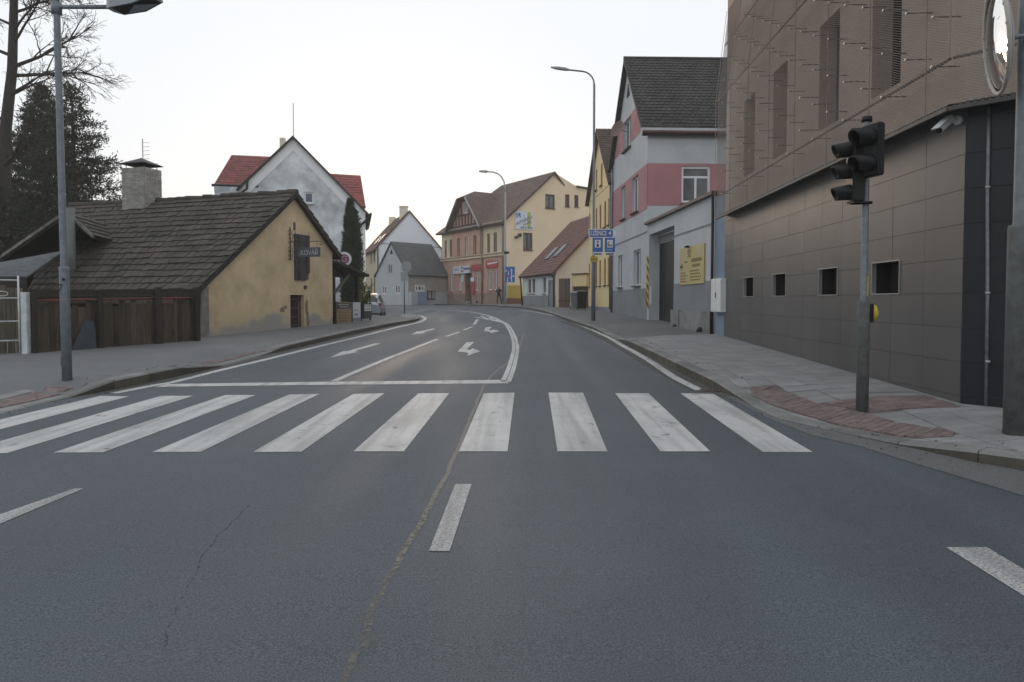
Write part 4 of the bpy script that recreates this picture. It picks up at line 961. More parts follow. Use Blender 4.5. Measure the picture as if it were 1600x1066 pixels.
# ------------------------------------------------------------------ H. grey far house; I. white gabled house
M_fgrey = mat('far_grey', (.42, .46, .47), .85, (.37, .405, .415), scale=.6); M_ftan = mat('far_tan', (.36, .335, .31), .85, (.3, .285, .265), scale=.7)
M_eter = mat('grey_slate', (.1, .105, .108), .85, (.075, .08, .083), scale=1.2, rnd=.1, speck=.2)
Kc = P(638, 474, 70); Kl = P(588, 474, 74); F = Frame(Kc[:2], Kl[:2]); Lh = F.L; dd = V(-F.U.y, F.U.x, 0); dd = dd if dd.x > 0 else -dd
root = thing('grey_cottage', 'small grey cottage with slate roof, white windows and pale blue door at the bend', 'house', (-11, 73, 1.2))
za = F.hit(608, 378)[1]; ze = 4.6
gwq = rects(F, [(597, 604, 446.5, 460), (617, 625, 445, 459), (606, 613, 413, 428)])
body(root, F, Lh, 7.5, .8, ze, ze, M_fgrey, gwq, ua=Lh / 2, za=za, left=False)
for i, q in enumerate(gwq): window(root, F, *q, M_white if i < 2 else M_fgrey, M_glass, depth=.1, fw=.12, mull=1)
tp = F.p(Lh / 2, za - 1.3, .01); MB().prism([tp - F.U * .25, tp + F.U * .25, tp + Z * .5], F.N * .03).build('vent', M_black, root)
FR = Frame(Kc[:2], (Kc.x + dd.x * 7.5, Kc.y + dd.y * 7.5)); fq = rects(FR, [(648, 664, 445, 456)])
wall(root, FR, [(0, .8), (7.5, .8), (7.5, ze), (0, ze)], fq, M_ftan); window(root, FR, *fq[0], M_white, M_glass, depth=.1, fw=.2, mull=2)
a, b = FR.hit(648, 465)[0], FR.hit(664, 465)[0]; z1 = FR.hit(656, 456.5)[1]
MB().obox(FR.p(a, .9, .02), FR.U * (b - a), Z * (z1 - .9), FR.N * .3).build('blue_gate', mat('pale_blue_paint', (.26, .34, .45), .6), root)
MB().obox(FR.p(a - .8, .9, .02), FR.U * .78, Z * (z1 - .9), FR.N * .5).build('gate_pier', M_fgrey, root)
MB().obox(FR.p(b + .01, .9, .02), FR.U * (7.4 - b), Z * (z1 - .9), FR.N * .2).build('low_wall', M_fgrey, root)
a, b = FR.hit(665, 460)[0], FR.hit(677, 460)[0]; z0, z1 = FR.hit(671, 468)[1], FR.hit(671, 454.5)[1]
nb_ = MB().obox(FR.p(a, z0, .25), FR.U * (b - a), Z * (z1 - z0), FR.N * .1).build('notice_case', M_brownw, root)
for k in range(2): MB().obox(FR.p(a + .1 + k * (b - a) * .5, z0 + .1, .355), FR.U * ((b - a) * .5 - .2), Z * (z1 - z0 - .2), FR.N * .01).build('pane', mat('notice_paper', (.42, .4, .35), .5, (.2, .22, .22), scale=3), nb_)
gable_roof(root, F, Lh, 5.2, ze, ze, Lh / 2, za, .3, .15, .12, M_eter, (14, .4, M_eter, 0, None))
e0, e1 = FR.p(4.9, ze, .3), FR.p(9, ze, .3); slab(root, [e0, e1, FR.p(9, za - 1.6, -2), FR.p(4.9, za - 1.6, -2)], .12, M_eter)
MB().obox(FR.p(7.1, 3.6, .1), FR.U * .9, Z * .55, FR.N * .05).build('plate_sign', M_white, root)

M_fwhite = mat('far_white', (.8, .83, .88), .8, (.75, .78, .83), scale=.5); M_fred = mat('far_red_tile', (.15, .075, .06), .85, (.1, .055, .045), scale=1.5, rnd=.1, speck=.2)
a = P(588.5, 470, 78); U_ = V(.94, .342, 0); F = Frame(a[:2], (a + U_ * 8.3)[:2]); 
root = thing('white_gabled_house', 'white gabled house with red-brown roof and chimneys behind the grey cottage', 'house', (-12, 82, 1.2))
ua, za = F.hit(640, 329); ze = F.hit(590, 386)[1]; ze2 = za - (8.3 - ua) * (za - ze) / ua
D = 11; body(root, F, 8.3, D, .8, ze, ze2, M_fwhite, [], ua=ua, za=za, left=False)
FS = Frame(a[:2], (a + V(-.342, .94, 0) * D)[:2], True); FS = Frame(a[:2], tuple(F.p(0, 0, -D)[:2]))
M_fcream = mat('far_cream', (.46, .38, .26), .85, (.4, .33, .23))
sh = [(1.0, 6.2, 2.0, 7.6), (3.5, 6.2, 4.5, 7.6), (1.0, 2.6, 2.0, 4.3), (3.5, 2.6, 4.5, 4.3)]
wall(root, FS, [(0, .8), (D, .8), (D, ze), (0, ze)], sh, M_fcream)
for q in sh: window(root, FS, *q, M_brownw, M_glass2, depth=.12, fw=.1, sill=M_fcream)
gr_ = gable_roof(root, F, 8.3, D, ze, ze2, ua, za, .35, .15, .14, M_fred, (22, .35, M_fred, 0, None))
ch = F.p(ua - .5, za - .25, -1.0); MB().cbox(ch, .9, .7, 1.5).build('chimney', M_cream, root); MB().cbox(ch + V(0, 0, .78), 1.05, .85, .1).build('chimney_cap', M_cream, root)
ch = F.p(ua - .4, za - .5, -9); MB().cbox(ch, .8, .7, 1.5).build('chimney', M_cream, root)
_, E0, E1, R0, R1 = gr_[0]; nrm = (E1 - E0).cross(R0 - E0).normalized(); nrm = nrm if nrm.z > 0 else -nrm
for f0 in (.08, .35):
    p0 = E0.lerp(E1, f0).lerp(R0.lerp(R1, f0), .2) + nrm * .05; uu = (E1 - E0).normalized(); vv = (R0 - E0).normalized()
    sk = MB().obox(p0, uu * .8, vv * 1.4, nrm * .1).build('skylight', M_zinc, root); MB().obox(p0 + uu * .08 + vv * .08 + nrm * .1, uu * .64, vv * 1.24, nrm * .01).build('pane', MATS['skylight_glass'], sk)
MB().tube([F.p(ua - 3.2, za - 3.9, .02), F.p(ua + 4.4, za - 4.2, .02)], .03, 5).build('cable', M_blackm, root)
MB().tube([F.p(.15, 1, .1), F.p(.15, ze, .1)], .08, 8).build('downpipe', M_brownw, root, True)

# ------------------------------------------------------------------ J. big stained white house behind the smithy
M_stain = mat('stained_render', (.82, .84, .86), .9, (.4, .42, .45), scale=.75, amt=.5, bump=.15, detail=9)
M_wband = mat('white_band', (.88, .88, .88), .85, (.82, .82, .82), scale=1)
M_dred = mat('diamond_red', (.3, .07, .06), .75, (.13, .036, .035), scale=2, rnd=.15, speck=.3)
Bc = P(572, 478, 43); U_ = V(.9746, .224, 0); Lg = 8.8; A_ = Bc - U_ * Lg; F = Frame(A_[:2], Bc[:2])
root = thing('stained_house', 'tall house with stained grey-white gable and red diamond roof behind the smithy', 'house', (-13, 45, .7))
ua, za = F.hit(458, 213); zeR = F.hit(572, 329)[1]; sl = (za - zeR) / (Lg - ua); uL = ua - 3.0; zL_ = za - 3.0 * sl
wq = rects(F, [(475, 490, 300, 318)])
wall(root, F, [(0, 0), (Lg, 0), (Lg, zeR), (ua, za), (uL, zL_), (0, zL_)], wq, M_stain, 'gable_wall')
window(root, F, *wq[0], M_white, mat('blue_glass', (.06, .1, .18), .08, (.05, .08, .14)), depth=.12, fw=.1, mull=0, sill=M_white)
bw = .62
for s_, (ue, zz) in ((-1, (uL, zL_)), (1, (Lg, zeR))):
    dn2 = bw * math.sqrt(1 + sl * sl); pts = [(ua, za), (ue, zz), (ue, zz - dn2), (ua, za - dn2)]
    MB().prism([F.p(u, v, .004) for u, v in pts], F.N * .03).build('verge_band', M_wband, root)
MB().obox(F.p(Lg - .9, 0.2, .003), F.U * .9, Z * (zeR - .2), F.N * .025).build('corner_band', M_wband, root)
mb = MB(); mb.poly([F.p(Lg, 0), F.p(Lg, zeR), F.p(Lg, zeR, -9), F.p(Lg, 0, -9)]); mb.build('side_wall', M_wband, root)
for s_, (ue, zz) in ((-1, (uL, zL_)), (1, (Lg, zeR))):
    o_ = .3; E0, E1 = F.p(ue + s_ * o_, zz - o_ * sl, .25), F.p(ue + s_ * o_, zz - o_ * sl, -9); R0, R1 = F.p(ua, za, .25), F.p(ua, za, -9)
    r1 = slab(root, [E0, E1, R1, R0], .1, M_rooft)
# wings behind
wz = F.hit(360, 287)[1]; ww = F.p(0, 0, -.5)
FWg = Frame((ww - U_ * 1.9)[:2], (ww + U_ * 3.4)[:2]); lu = FWg.hit(343, 300)[0]
FWg = Frame(FWg.p(lu, 0)[:2], (FWg.p(lu, 0) + U_ * 5)[:2])
wall(root, FWg, [(0, 0), (5, 0), (5, wz), (0, wz)], [], M_wband, 'wing_wall'); MB().obox(FWg.p(.45, 6, .004), FWg.U * 2.2, Z * (wz - 6.5), FWg.N * .02).build('wing_panel', M_stain, root)
MB().poly([FWg.p(0, 0), FWg.p(0, wz), FWg.p(0, wz, -8), FWg.p(0, 0, -8)]).build('wing_wall', M_wband, root)
zrid = P(346, 246, 45.9).z
E0, E1, R0, R1 = FWg.p(-.25, wz - .1, .35), FWg.p(5, wz - .1, .35), FWg.p(.1, zrid, -3.8), FWg.p(5, zrid, -3.8)
r1 = slab(root, [E0, E1, R1, R0], .12, M_dred); tiles(r1, E0, E1, R0, R1, 13, .32, M_dred, 0)
slab(root, [R0, R1, FWg.p(5, wz, -8), FWg.p(-.2, wz, -8)], .12, M_dred)
MB().tube([FWg.p(-.35, wz - .12, .45), FWg.p(2.3, wz - .12, .45)], .08, 8).build('gutter', M_blackm, root, True)
MB().obox(FWg.p(-.25, wz - .5, .003), FWg.U * 2.5, Z * .35, FWg.N * .3).build('wing_cornice', M_wband, root)
g0 = F.hit(388, 283); MB().tube([F.p(g0[0], g0[1], .3), F.p(g0[0] - .05, g0[1] - .5, .25), F.p(g0[0] - .4, g0[1] - .75, .15), F.p(g0[0] - .45, g0[1] - 3, .1)], .07, 8).build('downpipe', M_blackm, root, True)
E0, E1, R0, R1 = P(500, 322, 44.5), P(571.5, 324, 45.8), P(500, 271, 47.8), P(563.5, 275, 48.6)
r1 = slab(root, [E0, E1, R1, R0], .12, M_dred); tiles(r1, E0, E1, R0, R1, 12, .32, M_dred, 0)
h0 = F.hit(579, 336); MB().tube([F.p(h0[0], h0[1], .3), F.p(h0[0] - .15, h0[1] - .25, .25), F.p(h0[0] - .75, h0[1] - .8, .12), F.p(h0[0] - .8, h0[1] - 1.3, .09), F.p(h0[0] - .8, .6, .09)], .075, 8).build('downpipe', M_blackm, root, True)
MB().tube([F.p(Lg + .32, zeR - .25, .35), F.p(Lg + .32, zeR - .25, -8.5)], .08, 8).build('gutter', M_blackm, root, True)
MB().tube([F.p(ua, za, -.3), F.p(ua, za + 2.1, -.3)], .025, 6).build('antenna_mast', M_zinc, root); MB().cbox(F.p(ua - .8, za - .3, -2), .3, .3, 1.2).build('chimney', M_cream, root)

# ------------------------------------------------------------------ K. smithy
GA, GB = (-8.78, 19.3), (-6.85, 26.1); F = Frame(GA, GB); LS = F.L
M_smith = mat('old_yellow_plaster', (.64, .5, .31), .92, (.43, .335, .21), scale=1.1, amt=.4, bump=.45, bscale=14, detail=9)
def smith_stains(m):
    n, l, b = nodes_of(m); src = b.inputs['Base Color'].links[0].from_socket; tc = n.new('ShaderNodeTexCoord')
    sp = n.new('ShaderNodeSeparateXYZ'); l.new(tc.outputs['Object'], sp.inputs[0])
    nz = n.new('ShaderNodeTexNoise'); nz.inputs['Scale'].default_value = 1.1; nz.inputs['Detail'].default_value = 8; l.new(tc.outputs['Object'], nz.inputs['Vector'])
    ma = n.new('ShaderNodeMath'); ma.operation = 'MULTIPLY_ADD'; ma.inputs[1].default_value = 2.5; l.new(nz.outputs['Fac'], ma.inputs[0]); ng = n.new('ShaderNodeMath'); ng.operation = 'MULTIPLY'; ng.inputs[1].default_value = -1; l.new(sp.outputs['Z'], ng.inputs[0]); l.new(ng.outputs[0], ma.inputs[2])
    rp = n.new('ShaderNodeValToRGB'); rp.color_ramp.elements[0].position = .0; rp.color_ramp.elements[1].position = .4; l.new(ma.outputs[0], rp.inputs[0])
    mx = n.new('ShaderNodeMix'); mx.data_type = 'RGBA'; l.new(rp.outputs[0], mx.inputs['Factor']); l.new(src, mx.inputs['A']); mx.inputs['B'].default_value = (.3, .285, .26, 1)
    l.new(mx.outputs['Result'], b.inputs['Base Color'])
root = thing('smithy', 'old yellow plastered smithy with dark shingle roof and stout chimney', 'house', (-8.5, 22, .5))
M_smith2 = M_smith; smith_stains(M_smith)
ua, za = F.hit(458, 309); dq = rects(F, [(453.5, 475, 461, 515)])[0]; dq = (dq[0], dq[1] - .02, dq[2], dq[3]); sq = rects(F, [(459, 482, 367, 437)])[0]
wall(root, F, [(0, .1), (LS, .1), (LS, 3.62), (ua, za), (.0, 2.15)], [dq, sq], M_smith, 'gable_wall', .3)
mb = MB(); mb.poly([F.p(0, .1), F.p(0, 2.15), F.p(0, 2.0, -9.2), F.p(0, .1, -9.2)]); mb.build('side_wall', mat('shade_dark_stone', (.07, .058, .045), .95, (.035, .03, .024), scale=3, bump=.6), root); mb = MB(); mb.poly([F.p(LS, .1), F.p(LS, 3.62), F.p(LS, 3.62, -9), F.p(LS, .1, -9)]); mb.build('side_wall', M_smith, root)  # first side wall: stone coloured dark to stand for shade under the eave
d_ = MB().obox(F.p(dq[0], dq[1], -.28), F.U * (dq[2] - dq[0]), Z * (dq[3] - dq[1]), F.N * .04).build('door', M_black, root)
for k in range(6):
    w = (dq[2] - dq[0]) / 6; MB().tube([F.p(dq[0] + w * (k + .5), dq[1], -.12), F.p(dq[0] + w * (k + .5), dq[3], -.12)], .018, 6).build('bar', M_iron, d_)
for k in range(4): MB().obox(F.p(dq[0], dq[1] + .15 + k * .3, -.13), F.U * (dq[2] - dq[0]), Z * .04, F.N * .02).build('bar', M_iron, d_)
M_shut = mat('shutter_grey', (.045, .045, .047), .8, (.028, .028, .03), scale=4, stretch=(8, 8, .8), rnd=.2)
for k in range(4):
    w = (sq[2] - sq[0]) / 4; MB().obox(F.p(sq[0] + w * k + .006, sq[1] + (.28 if k == 3 else .0) - .03, -.05), F.U * (w - .012), Z * (sq[3] - sq[1] - (.28 if k == 3 else 0) + .03), F.N * (.09 + .012 * (k % 2))).build('shutter_board', M_shut, root)
MB().obox(F.p(sq[0], sq[1], -.3), F.U * (sq[2] - sq[0]), Z * (sq[3] - sq[1]), F.N * .02).build('shutter_back', M_black, root)
v_ = F.hit(460, 353); MB().obox(F.p(v_[0] - .07, v_[1] - .14, .003), F.U * .12, Z * .26, F.N * .01).build('vent_slot', M_iron, root)
v_ = F.hit(476, 449); MB().disc(F.p(*v_, .03), F.N, .07, .06, 12).build('wall_lamp', M_iron, root)
# plaster scars: bare stone patches, slightly sunk-looking rough pieces
M_scar = mat('bare_plaster', (.26, .2, .13), .95, (.12, .1, .075), scale=5, amt=.2, bump=.9, bscale=20)
for cx, cy, w, h in ((441, 484, .16, .1), (446, 480, .1, .06), (479, 480, .1, .3), (481, 500, .08, .3), (497, 396, .07, .07)):
    u, v = F.hit(cx, cy); pts = []
    for k in range(11):
        a = 2 * math.pi * k / 11; r = random.uniform(.7, 1.2); pts.append(F.p(u + math.cos(a) * w * r, v + math.sin(a) * h * r, .002))
    MB().prism(pts, F.N * .006).build('plaster_scar', M_scar, root)
# pilaster of bare grey stone at the left corner
MB().obox(F.p(-.05, .1, -.2), F.U * .3, Z * 1.95, F.N * .25).build('corner_pilaster', mat('bare_stone', (.24, .225, .2), .95, (.14, .13, .115), scale=4, bump=.8, bscale=12), root)
# roof: long front slope cut obliquely at its far left end
M_shing = mat('smithy_shingle', (.075, .06, .05), .9, (.03, .028, .026), scale=1.4, amt=.25, rnd=.22, bump=.4, bscale=18, speck=.35)
M_moss = mat('rust_shingle', (.1, .065, .05), .9, (.05, .036, .03), scale=3, rnd=.25, bump=.4, bscale=18)
sdir = -F.N; ovr = .16
E0 = F.p(-.62, 1.72, ovr); E1 = F.p(-.62, 1.72, -5.7); R0 = F.p(ua, za + .14, ovr); R1 = F.p(ua, za + .05, -9.8)
r1 = slab(root, [E0, E1, R1, R0], .1, M_dwood); tiles(r1, E0, E1, R0, R1, 18, .27, M_shing, 300, th=.036, jit=.03)
E2, E3 = F.p(LS + .45, 3.32, ovr), F.p(LS + .45, 3.32, -9.5)
r2 = slab(root, [E2, E3, R1, R0], .1, M_dwood); tiles(r2, E2, E3, R0, R1, 9, .36, M_shing, 0, th=.05, jit=.03)
for k in range(26):
    a = R0.lerp(R1, k / 26); b = R0.lerp(R1, (k + .98) / 26); j = random.uniform(-.02, .025)
    MB().tube([a + Z * (.02 + j), b + Z * (.03 + j)], [.11, .12], 8).build('ridge_tile', M_shing, root)
MB().obox(F.p(-.62, 1.58, -5.6), -F.N * -5.7 + V(0, 0, 0), Z * .12, F.U * .03).build('eave_board', M_brownw, root)
# chimney
cc = P(222, 300, 25.2); M_chim = mat('lime_brick', (.36, .345, .325), .95, (.23, .22, .205), scale=3.5, amt=.2, bump=.6, bscale=16, rnd=.16)
cu_ = V(.962, -.273, 0); cv_ = V(.273, .962, 0); base_z = P(222, 350, 25).z - .3; top_z = P(222, 265, 25.2).z
cmb = MB().obox(cc - cu_ * .5 - cv_ * .4 + Z * (base_z - cc.z), cu_ * 1.0, cv_ * .8, Z * (top_z - base_z)).build('chimney', mat('chimney_mortar', (.3, .29, .27), .95, (.22, .21, .2), scale=4, bump=.5), root)
nr = 24; rh = (top_z - base_z) / nr
for r in range(nr):
    for (fo, fu, fl, fn) in ((cc - cu_ * .5 - cv_ * .4, cu_, 1.0, -cv_), (cc + cu_ * .5 - cv_ * .4, cv_, .8, cu_)):
        x = -.12 if r % 2 else 0.
        while x < fl - .01:
            a_, b_ = max(0, x), min(fl, x + .25)
            if b_ - a_ > .03: MB().obox(fo + fu * (a_ + .006) + Z * (base_z - cc.z + r * rh + .006), fu * (b_ - a_ - .012), Z * (rh - .012), fn * random.uniform(.006, .022)).build('brick', M_chim, cmb)
            x += .25
cap = cc + Z * (top_z - cc.z); 
pts = [cap + cu_ * sx * .54 + cv_ * sy * .48 + Z * .16 for sx, sy in ((-1, -1), (1, -1), (1, 1), (-1, 1))]; ap = cap + Z * .42
mb = MB()
for k in range(4): mb.poly([pts[k], pts[(k + 1) % 4], ap])
for k in range(4): mb.poly([pts[k] - Z * .02, pts[(k + 1) % 4] - Z * .02, ap - Z * .03])
mb.build('chimney_cowl', M_blackm, root)
for sx, sy in ((-1, -1), (1, -1), (1, 1), (-1, 1)): q_ = cap + cu_ * sx * .4 + cv_ * sy * .3; MB().tube([q_ - Z * .05, q_ + Z * .26], .015, 6).build('cowl_leg', M_iron, root)
q_ = cap - cu_ * .42 + cv_ * .5; MB().tube([q_ - Z * .8, q_ + Z * 1.25], .018, 6).build('antenna_mast', M_zinc, root)
for k in range(5): MB().tube([q_ + Z * (.5 + k * .15) , q_ + Z * (.5 + k * .15) + cu_ * .3], .008, 5).build('antenna_element', M_zinc, root)
# ------------------------------------------------------------------ street furniture
def on_wall_ground(px, py, zf): return G(px, py, 0., zf)
M_pole = mat('lamp_grey', (.2, .225, .25), .55, (.14, .16, .18), scale=9, metal=.2, bump=.15, bscale=50, detail=8)
M_polelow = mat('pole_weathered', (.12, .125, .125), .7, (.075, .08, .078), scale=8, bump=.2, bscale=40, detail=8)
def pole(root, base, r0, zs, r1, top, m=None, lowm=None, name='pole', lean=(0, 0)):
    m = m or M_pole; b = Vector(base); L = lambda z: V(b.x + lean[0] * (z - b.z), b.y + lean[1] * (z - b.z), z)
    MB().tube([L(b.z - .1), L(zs - .03), L(zs)], [r0, r0, r0 * .93], 24).build(name + '_base', lowm or m, root, True)
    o = MB().tube([L(zs - .02), L(top)], [r1, r1 * .92], 24).build(name, m, root, True); smooth_by_angle(o); return L(top)
b = on_wall_ground(105, 595, zL); root = thing('street_lamp', 'grey street lamp with boxy head standing left of the crossing', 'street lamp', b, 'street lamps')
zt = P(88, 10, b.y).z; tx = P(88.5, 10, b.y).x; lean = ((tx - b.x) / (zt - b.z), 0)
t = pole(root, b, .072, P(100, 417, b.y).z, .052, zt, lean=lean); Lz = lambda z: V(b.x + lean[0] * (z - b.z), b.y, z)
p7 = Lz(P(97, 451, b.y).z); lettering('7', root, p7 + V(-.02, -.073, 0), V(1, 0, 0), Z, .17, mbm('dark'), name='number', align='CENTER', bold=.01)
MB().disc(Lz(P(97, 437, b.y).z) + V(.03, -.066, 0), (0.3, -1, 0), .022, .03, 12).build('lock_cover', M_blackm, root)
MB().obox(Lz(b.z + .25) + V(-.078, -.03, 0), (.02, 0, 0), (0, .05, 0), (0, 0, .12)).build('hatch_catch', M_polelow, root)
h0 = P(172, 11, b.y - .25); MB().tube([t + V(0, 0, -.03), t + V(.05, 0, -.01), h0], .032, 12).build('arm', M_pole, root, True)
MB().tube([t - V(0, 0, .12), t + V(0, 0, .06)], .075, 16).build('arm_collar', M_pole, root, True)
ua_ = V(.97, -.2, .02).normalized(); vb = V(.2, .97, 0).normalized()
def pr(l, w, z): return h0 + ua_ * l + vb * w + Z * z
mb = MB(); sec = [(0, .07, -.05, .07), (.12, .15, -.075, .13), (.5, .16, -.06, .12), (.82, .13, .03, .06)]
rg = []
for l, w, z0, z1 in sec: rg.append(len(mb.v)); mb.v += [tuple(pr(l, -w, z0)), tuple(pr(l, w, z0)), tuple(pr(l, w, z1)), tuple(pr(l, w * .6, z1 + .04)), tuple(pr(l, -w * .6, z1 + .04)), tuple(pr(l, -w, z1))]
for k in range(3):
    for a in range(6): c = (a + 1) % 6; mb.f.append((rg[k] + a, rg[k] + c, rg[k + 1] + c, rg[k + 1] + a)); mb.mi.append(0)
mb.f.append(tuple(rg[0] + a for a in range(6))); mb.f.append(tuple(rg[3] + a for a in range(6))); mb.mi += [0, 0]
lum = mb.build('luminaire', mat('lamp_head_grey', (.3, .33, .36), .45, (.26, .29, .31)), root)
MB().poly([pr(.14, -.13, -.082), pr(.5, -.14, -.068), pr(.8, -.11, .018), pr(.8, .11, .018), pr(.5, .14, -.068), pr(.14, .13, -.082)]).build('lamp_glass', M_blackm, lum)
for k in range(3): MB().obox(pr(.2 + k * .11, -.163, .05), ua_ * .05, Z * .06, vb * .01).build('vent_slot', M_black, lum)

b = on_wall_ground(927, 500.5, zR); root = thing('street_lamp', 'tall curved-arm street lamp carrying the blue signs by the grey house', 'street lamp', b, 'street lamps')
zt = P(928.5, 132, b.y).z; rr_ = .9
t = pole(root, b, .09, P(927, 405, b.y).z, .052, zt, lean=((P(928.5, 132, b.y).x - b.x) / (zt - b.z), 0))
pts = [t - V(0, 0, .02)] + [t + V(-.55 * (1 - math.cos(a)), 0, .55 * math.sin(a)) for a in (.3, .6, .9, 1.2, 1.5)] + [P(890, 109.5, b.y - .3)]
MB().tube(pts, .035, 10).build('arm', M_pole, root, True); e = pts[-1]; MB().tube([e, e + V(-.2, -.05, .02), e + V(-.55, -.12, .04), e + V(-.8, -.18, .05)], [.04, .075, .07, .03], 12).build('luminaire', MATS['lamp_head_grey'], root, True)
MB().disc(b + V(0, 0, (P(0, 408, b.y).z - b.z)), Z, .098, .05, 20).build('collar', M_pole, root, True)
LB = b
b = G(789, 478.5, 0., zR); b = V(P(789.5, 478, 61).x, 61, zR(P(789.5, 478, 61).x, 61)); root = thing('street_lamp', 'distant pale street lamp in front of the corner house', 'street lamp', b, 'street lamps')
M_farp = mat('far_lamp', (.4, .41, .42), .5, (.35, .36, .37)); zt = P(787, 300, 61).z
t = pole(root, b, .12, b.z + 5, .08, zt, m=M_farp); pts = [t] + [P(x, y, 61) for x, y in ((789, 292), (787.5, 284), (784, 277), (778, 271.5), (770, 269), (761, 268.3))]
MB().tube(pts, .065, 8).build('arm', M_farp, root, True); MB().tube([pts[-1], pts[-1] + V(-.7, -.1, .02)], [.14, .09], 8).build('luminaire', M_farp, root, True)
MB().cbox(b + V(.1, -.1, P(0, 395, 61).z - b.z), .5, .2, .2).build('bracket', M_blackm, root)
FAR = b

# ---- signs
M_sback = mat('sign_back', (.3, .33, .35), .5, (.26, .285, .3)); M_sblue = mat('sign_blue', (.03, .13, .42), .4, (.025, .115, .37)); M_sdir = mat('sign_direction_blue', (.05, .12, .33), .4, (.045, .11, .3)); M_swhite = mat('sign_face_white', (.68, .7, .72), .4, (.64, .66, .68))
Yb = LB.y - .16; U = V(1, 0, 0)
def plate(root, x0, y0, x1, y1, Y, m, name='panel', th=.03, pts=None):
    a, c = P(x0, y1, Y), P(x1, y0, Y); return MB().obox(V(a.x, Y, a.z), V(c.x - a.x, 0, 0), V(0, 0, c.z - a.z), V(0, th, 0)).build(name, m, root)
root = thing('direction_sign', 'blue arrow signpost plate with a town name on the tall lamp post', 'sign', P(940, 371, Yb))
pg = [P(x, y, Yb) for x, y in ((920, 358), (958.5, 358), (964.5, 364.5), (958.5, 371.5), (920, 371.5))]; MB().prism(pg, (0, .03, 0)).build('panel', M_swhite, root)
pg = [P(x, y, Yb - .004) for x, y in ((921, 359), (957, 359), (958.5, 364.5), (957, 370.5), (921, 370.5))]; MB().prism(pg, (0, .003, 0)).build('blue_field', M_sdir, root)
pg = [P(x, y, Yb - .006) for x, y in ((957.8, 360), (963, 364.6), (957.8, 369.5))]; MB().prism(pg, (0, .003, 0)).build('arrow_head', M_swhite, root)
c = P(934.5, 364.8, Yb - .006); lettering('LU\u017dENICE', root, c, U, Z, .27, M_swhite, maxw=.72, bold=.012); lettering('4', root, P(953, 364.8, Yb - .006), U, Z, .25, M_swhite, bold=.012)
for nm, x0, lab in (('fire', 925, 'blue information sign with a dark tower symbol, left of the pair on the lamp post'), ('map', 944, 'blue information sign with a pale round symbol, right of the pair on the lamp post')):
    root = thing('information_sign', lab, 'sign', P(x0 + 8, 398, Yb)); plate(root, x0 + (1.5 if x0 < 930 else 1), 371.8, x0 + 17, 394, Yb, M_sblue); plate(root, x0 + 4.5, 375, x0 + 13.5, 387, Yb - .006, M_swhite, 'white_field', .004)
    plate(root, x0 + 1.5, 394.3, x0 + 17, 399, Yb, M_swhite, 'lower_plate'); plate(root, x0 + 2.5, 396, x0 + 15, 398, Yb - .005, mbm('dark'), 'print', .004)
    if nm == 'fire':
        for x, y, w, h in ((7, 376.5, 4, 1.2), (8.3, 377.5, 1.2, 4), (7.5, 381.5, 3, 2), (6.8, 383.5, 4.2, 2.3)): plate(root, x0 + x, y, x0 + x + w, y + h, Yb - .009, mbm('dark'), 'symbol', .003)
    else:
        c = P(x0 + 8.8, 380.8, Yb - .009); MB().disc(c, (0, 1, 0), .1, .004, 20).build('symbol', mat('ink_tan', (.3, .25, .15), .6), root); MB().disc(c + V(.03, -.003, .02), (0, 1, 0), .065, .004, 20).build('symbol', M_swhite, root); plate(root, x0 + 5, 384, x0 + 13, 385.2, Yb - .009, mbm('red'), 'symbol', .003)
        plate(root, x0 + 4, 389.5, x0 + 13, 391.5, Yb - .005, mat('ink_palesky', (.2, .38, .62), .5), 'print', .003)
root = thing('yellow_plate', 'small yellow plate on the lamp post under the blue signs', 'sign', P(928, 409, Yb)); plate(root, 922.5, 401, 934, 409.5, Yb, mat('plate_yellow', (.5, .36, .04), .5), 'panel'); plate(root, 924, 404.3, 932.5, 406, Yb - .004, mbm('olive'), 'print', .003)
root = thing('lane_sign', 'blue lane arrangement sign with white arrows on the distant lamp post', 'sign', P(797, 441, 60.7)); Y6 = 60.6
plate(root, 789.5, 417, 804.5, 441, Y6, M_sblue); 
for x0, y0, x1, y1 in ((792.5, 430, 793.8, 440), (798.5, 422, 800, 440), (797.2, 433, 798.5, 435), (793.8, 424, 795, 432)): plate(root, x0, y0, x1, y1, Y6 - .01, M_swhite, 'arrow_shaft', .006)
for x0, y0, w in ((799.2, 419.5, 2), (791, 421, 1.6), (802.6, 429.5, 1.4)): MB().prism([P(x0 - w, y0 + 3.4, Y6 - .012), P(x0 + w, y0 + 3.4, Y6 - .012), P(x0, y0, Y6 - .012)], (0, .006, 0)).build('arrow_head', M_swhite, root)
plate(root, 799.5, 431, 803, 432.3, Y6 - .01, M_swhite, 'arrow_shaft', .006); MB().disc(P(793.2, 431.5, Y6 - .02), (0, 1, 0), .1, .006, 14).build('symbol', mbm('red'), root)
b = G(632, 490.5, 0., zr); root = thing('sign_post', 'grey traffic sign post with round sign seen from behind at the kerb nose', 'sign', b)
zt = P(632, 410, b.y).z; MB().tube([b - Z * .1, V(b.x, b.y, zt)], .035, 12).build('pole', M_steel, root, True)
c = P(632, 417, b.y - .06); MB().disc(c + V(.1, 0, 0), (-.3, -1, 0), .32, .02, 32).build('round_sign', M_sback, root); plate(root, 626, 425, 637, 440, b.y - .06, M_sback, 'lower_plate', .02)
for z in (415, 421, 432): MB().cbox(P(632, z, b.y - .03), .16, .04, .04).build('bracket', M_steel, root)

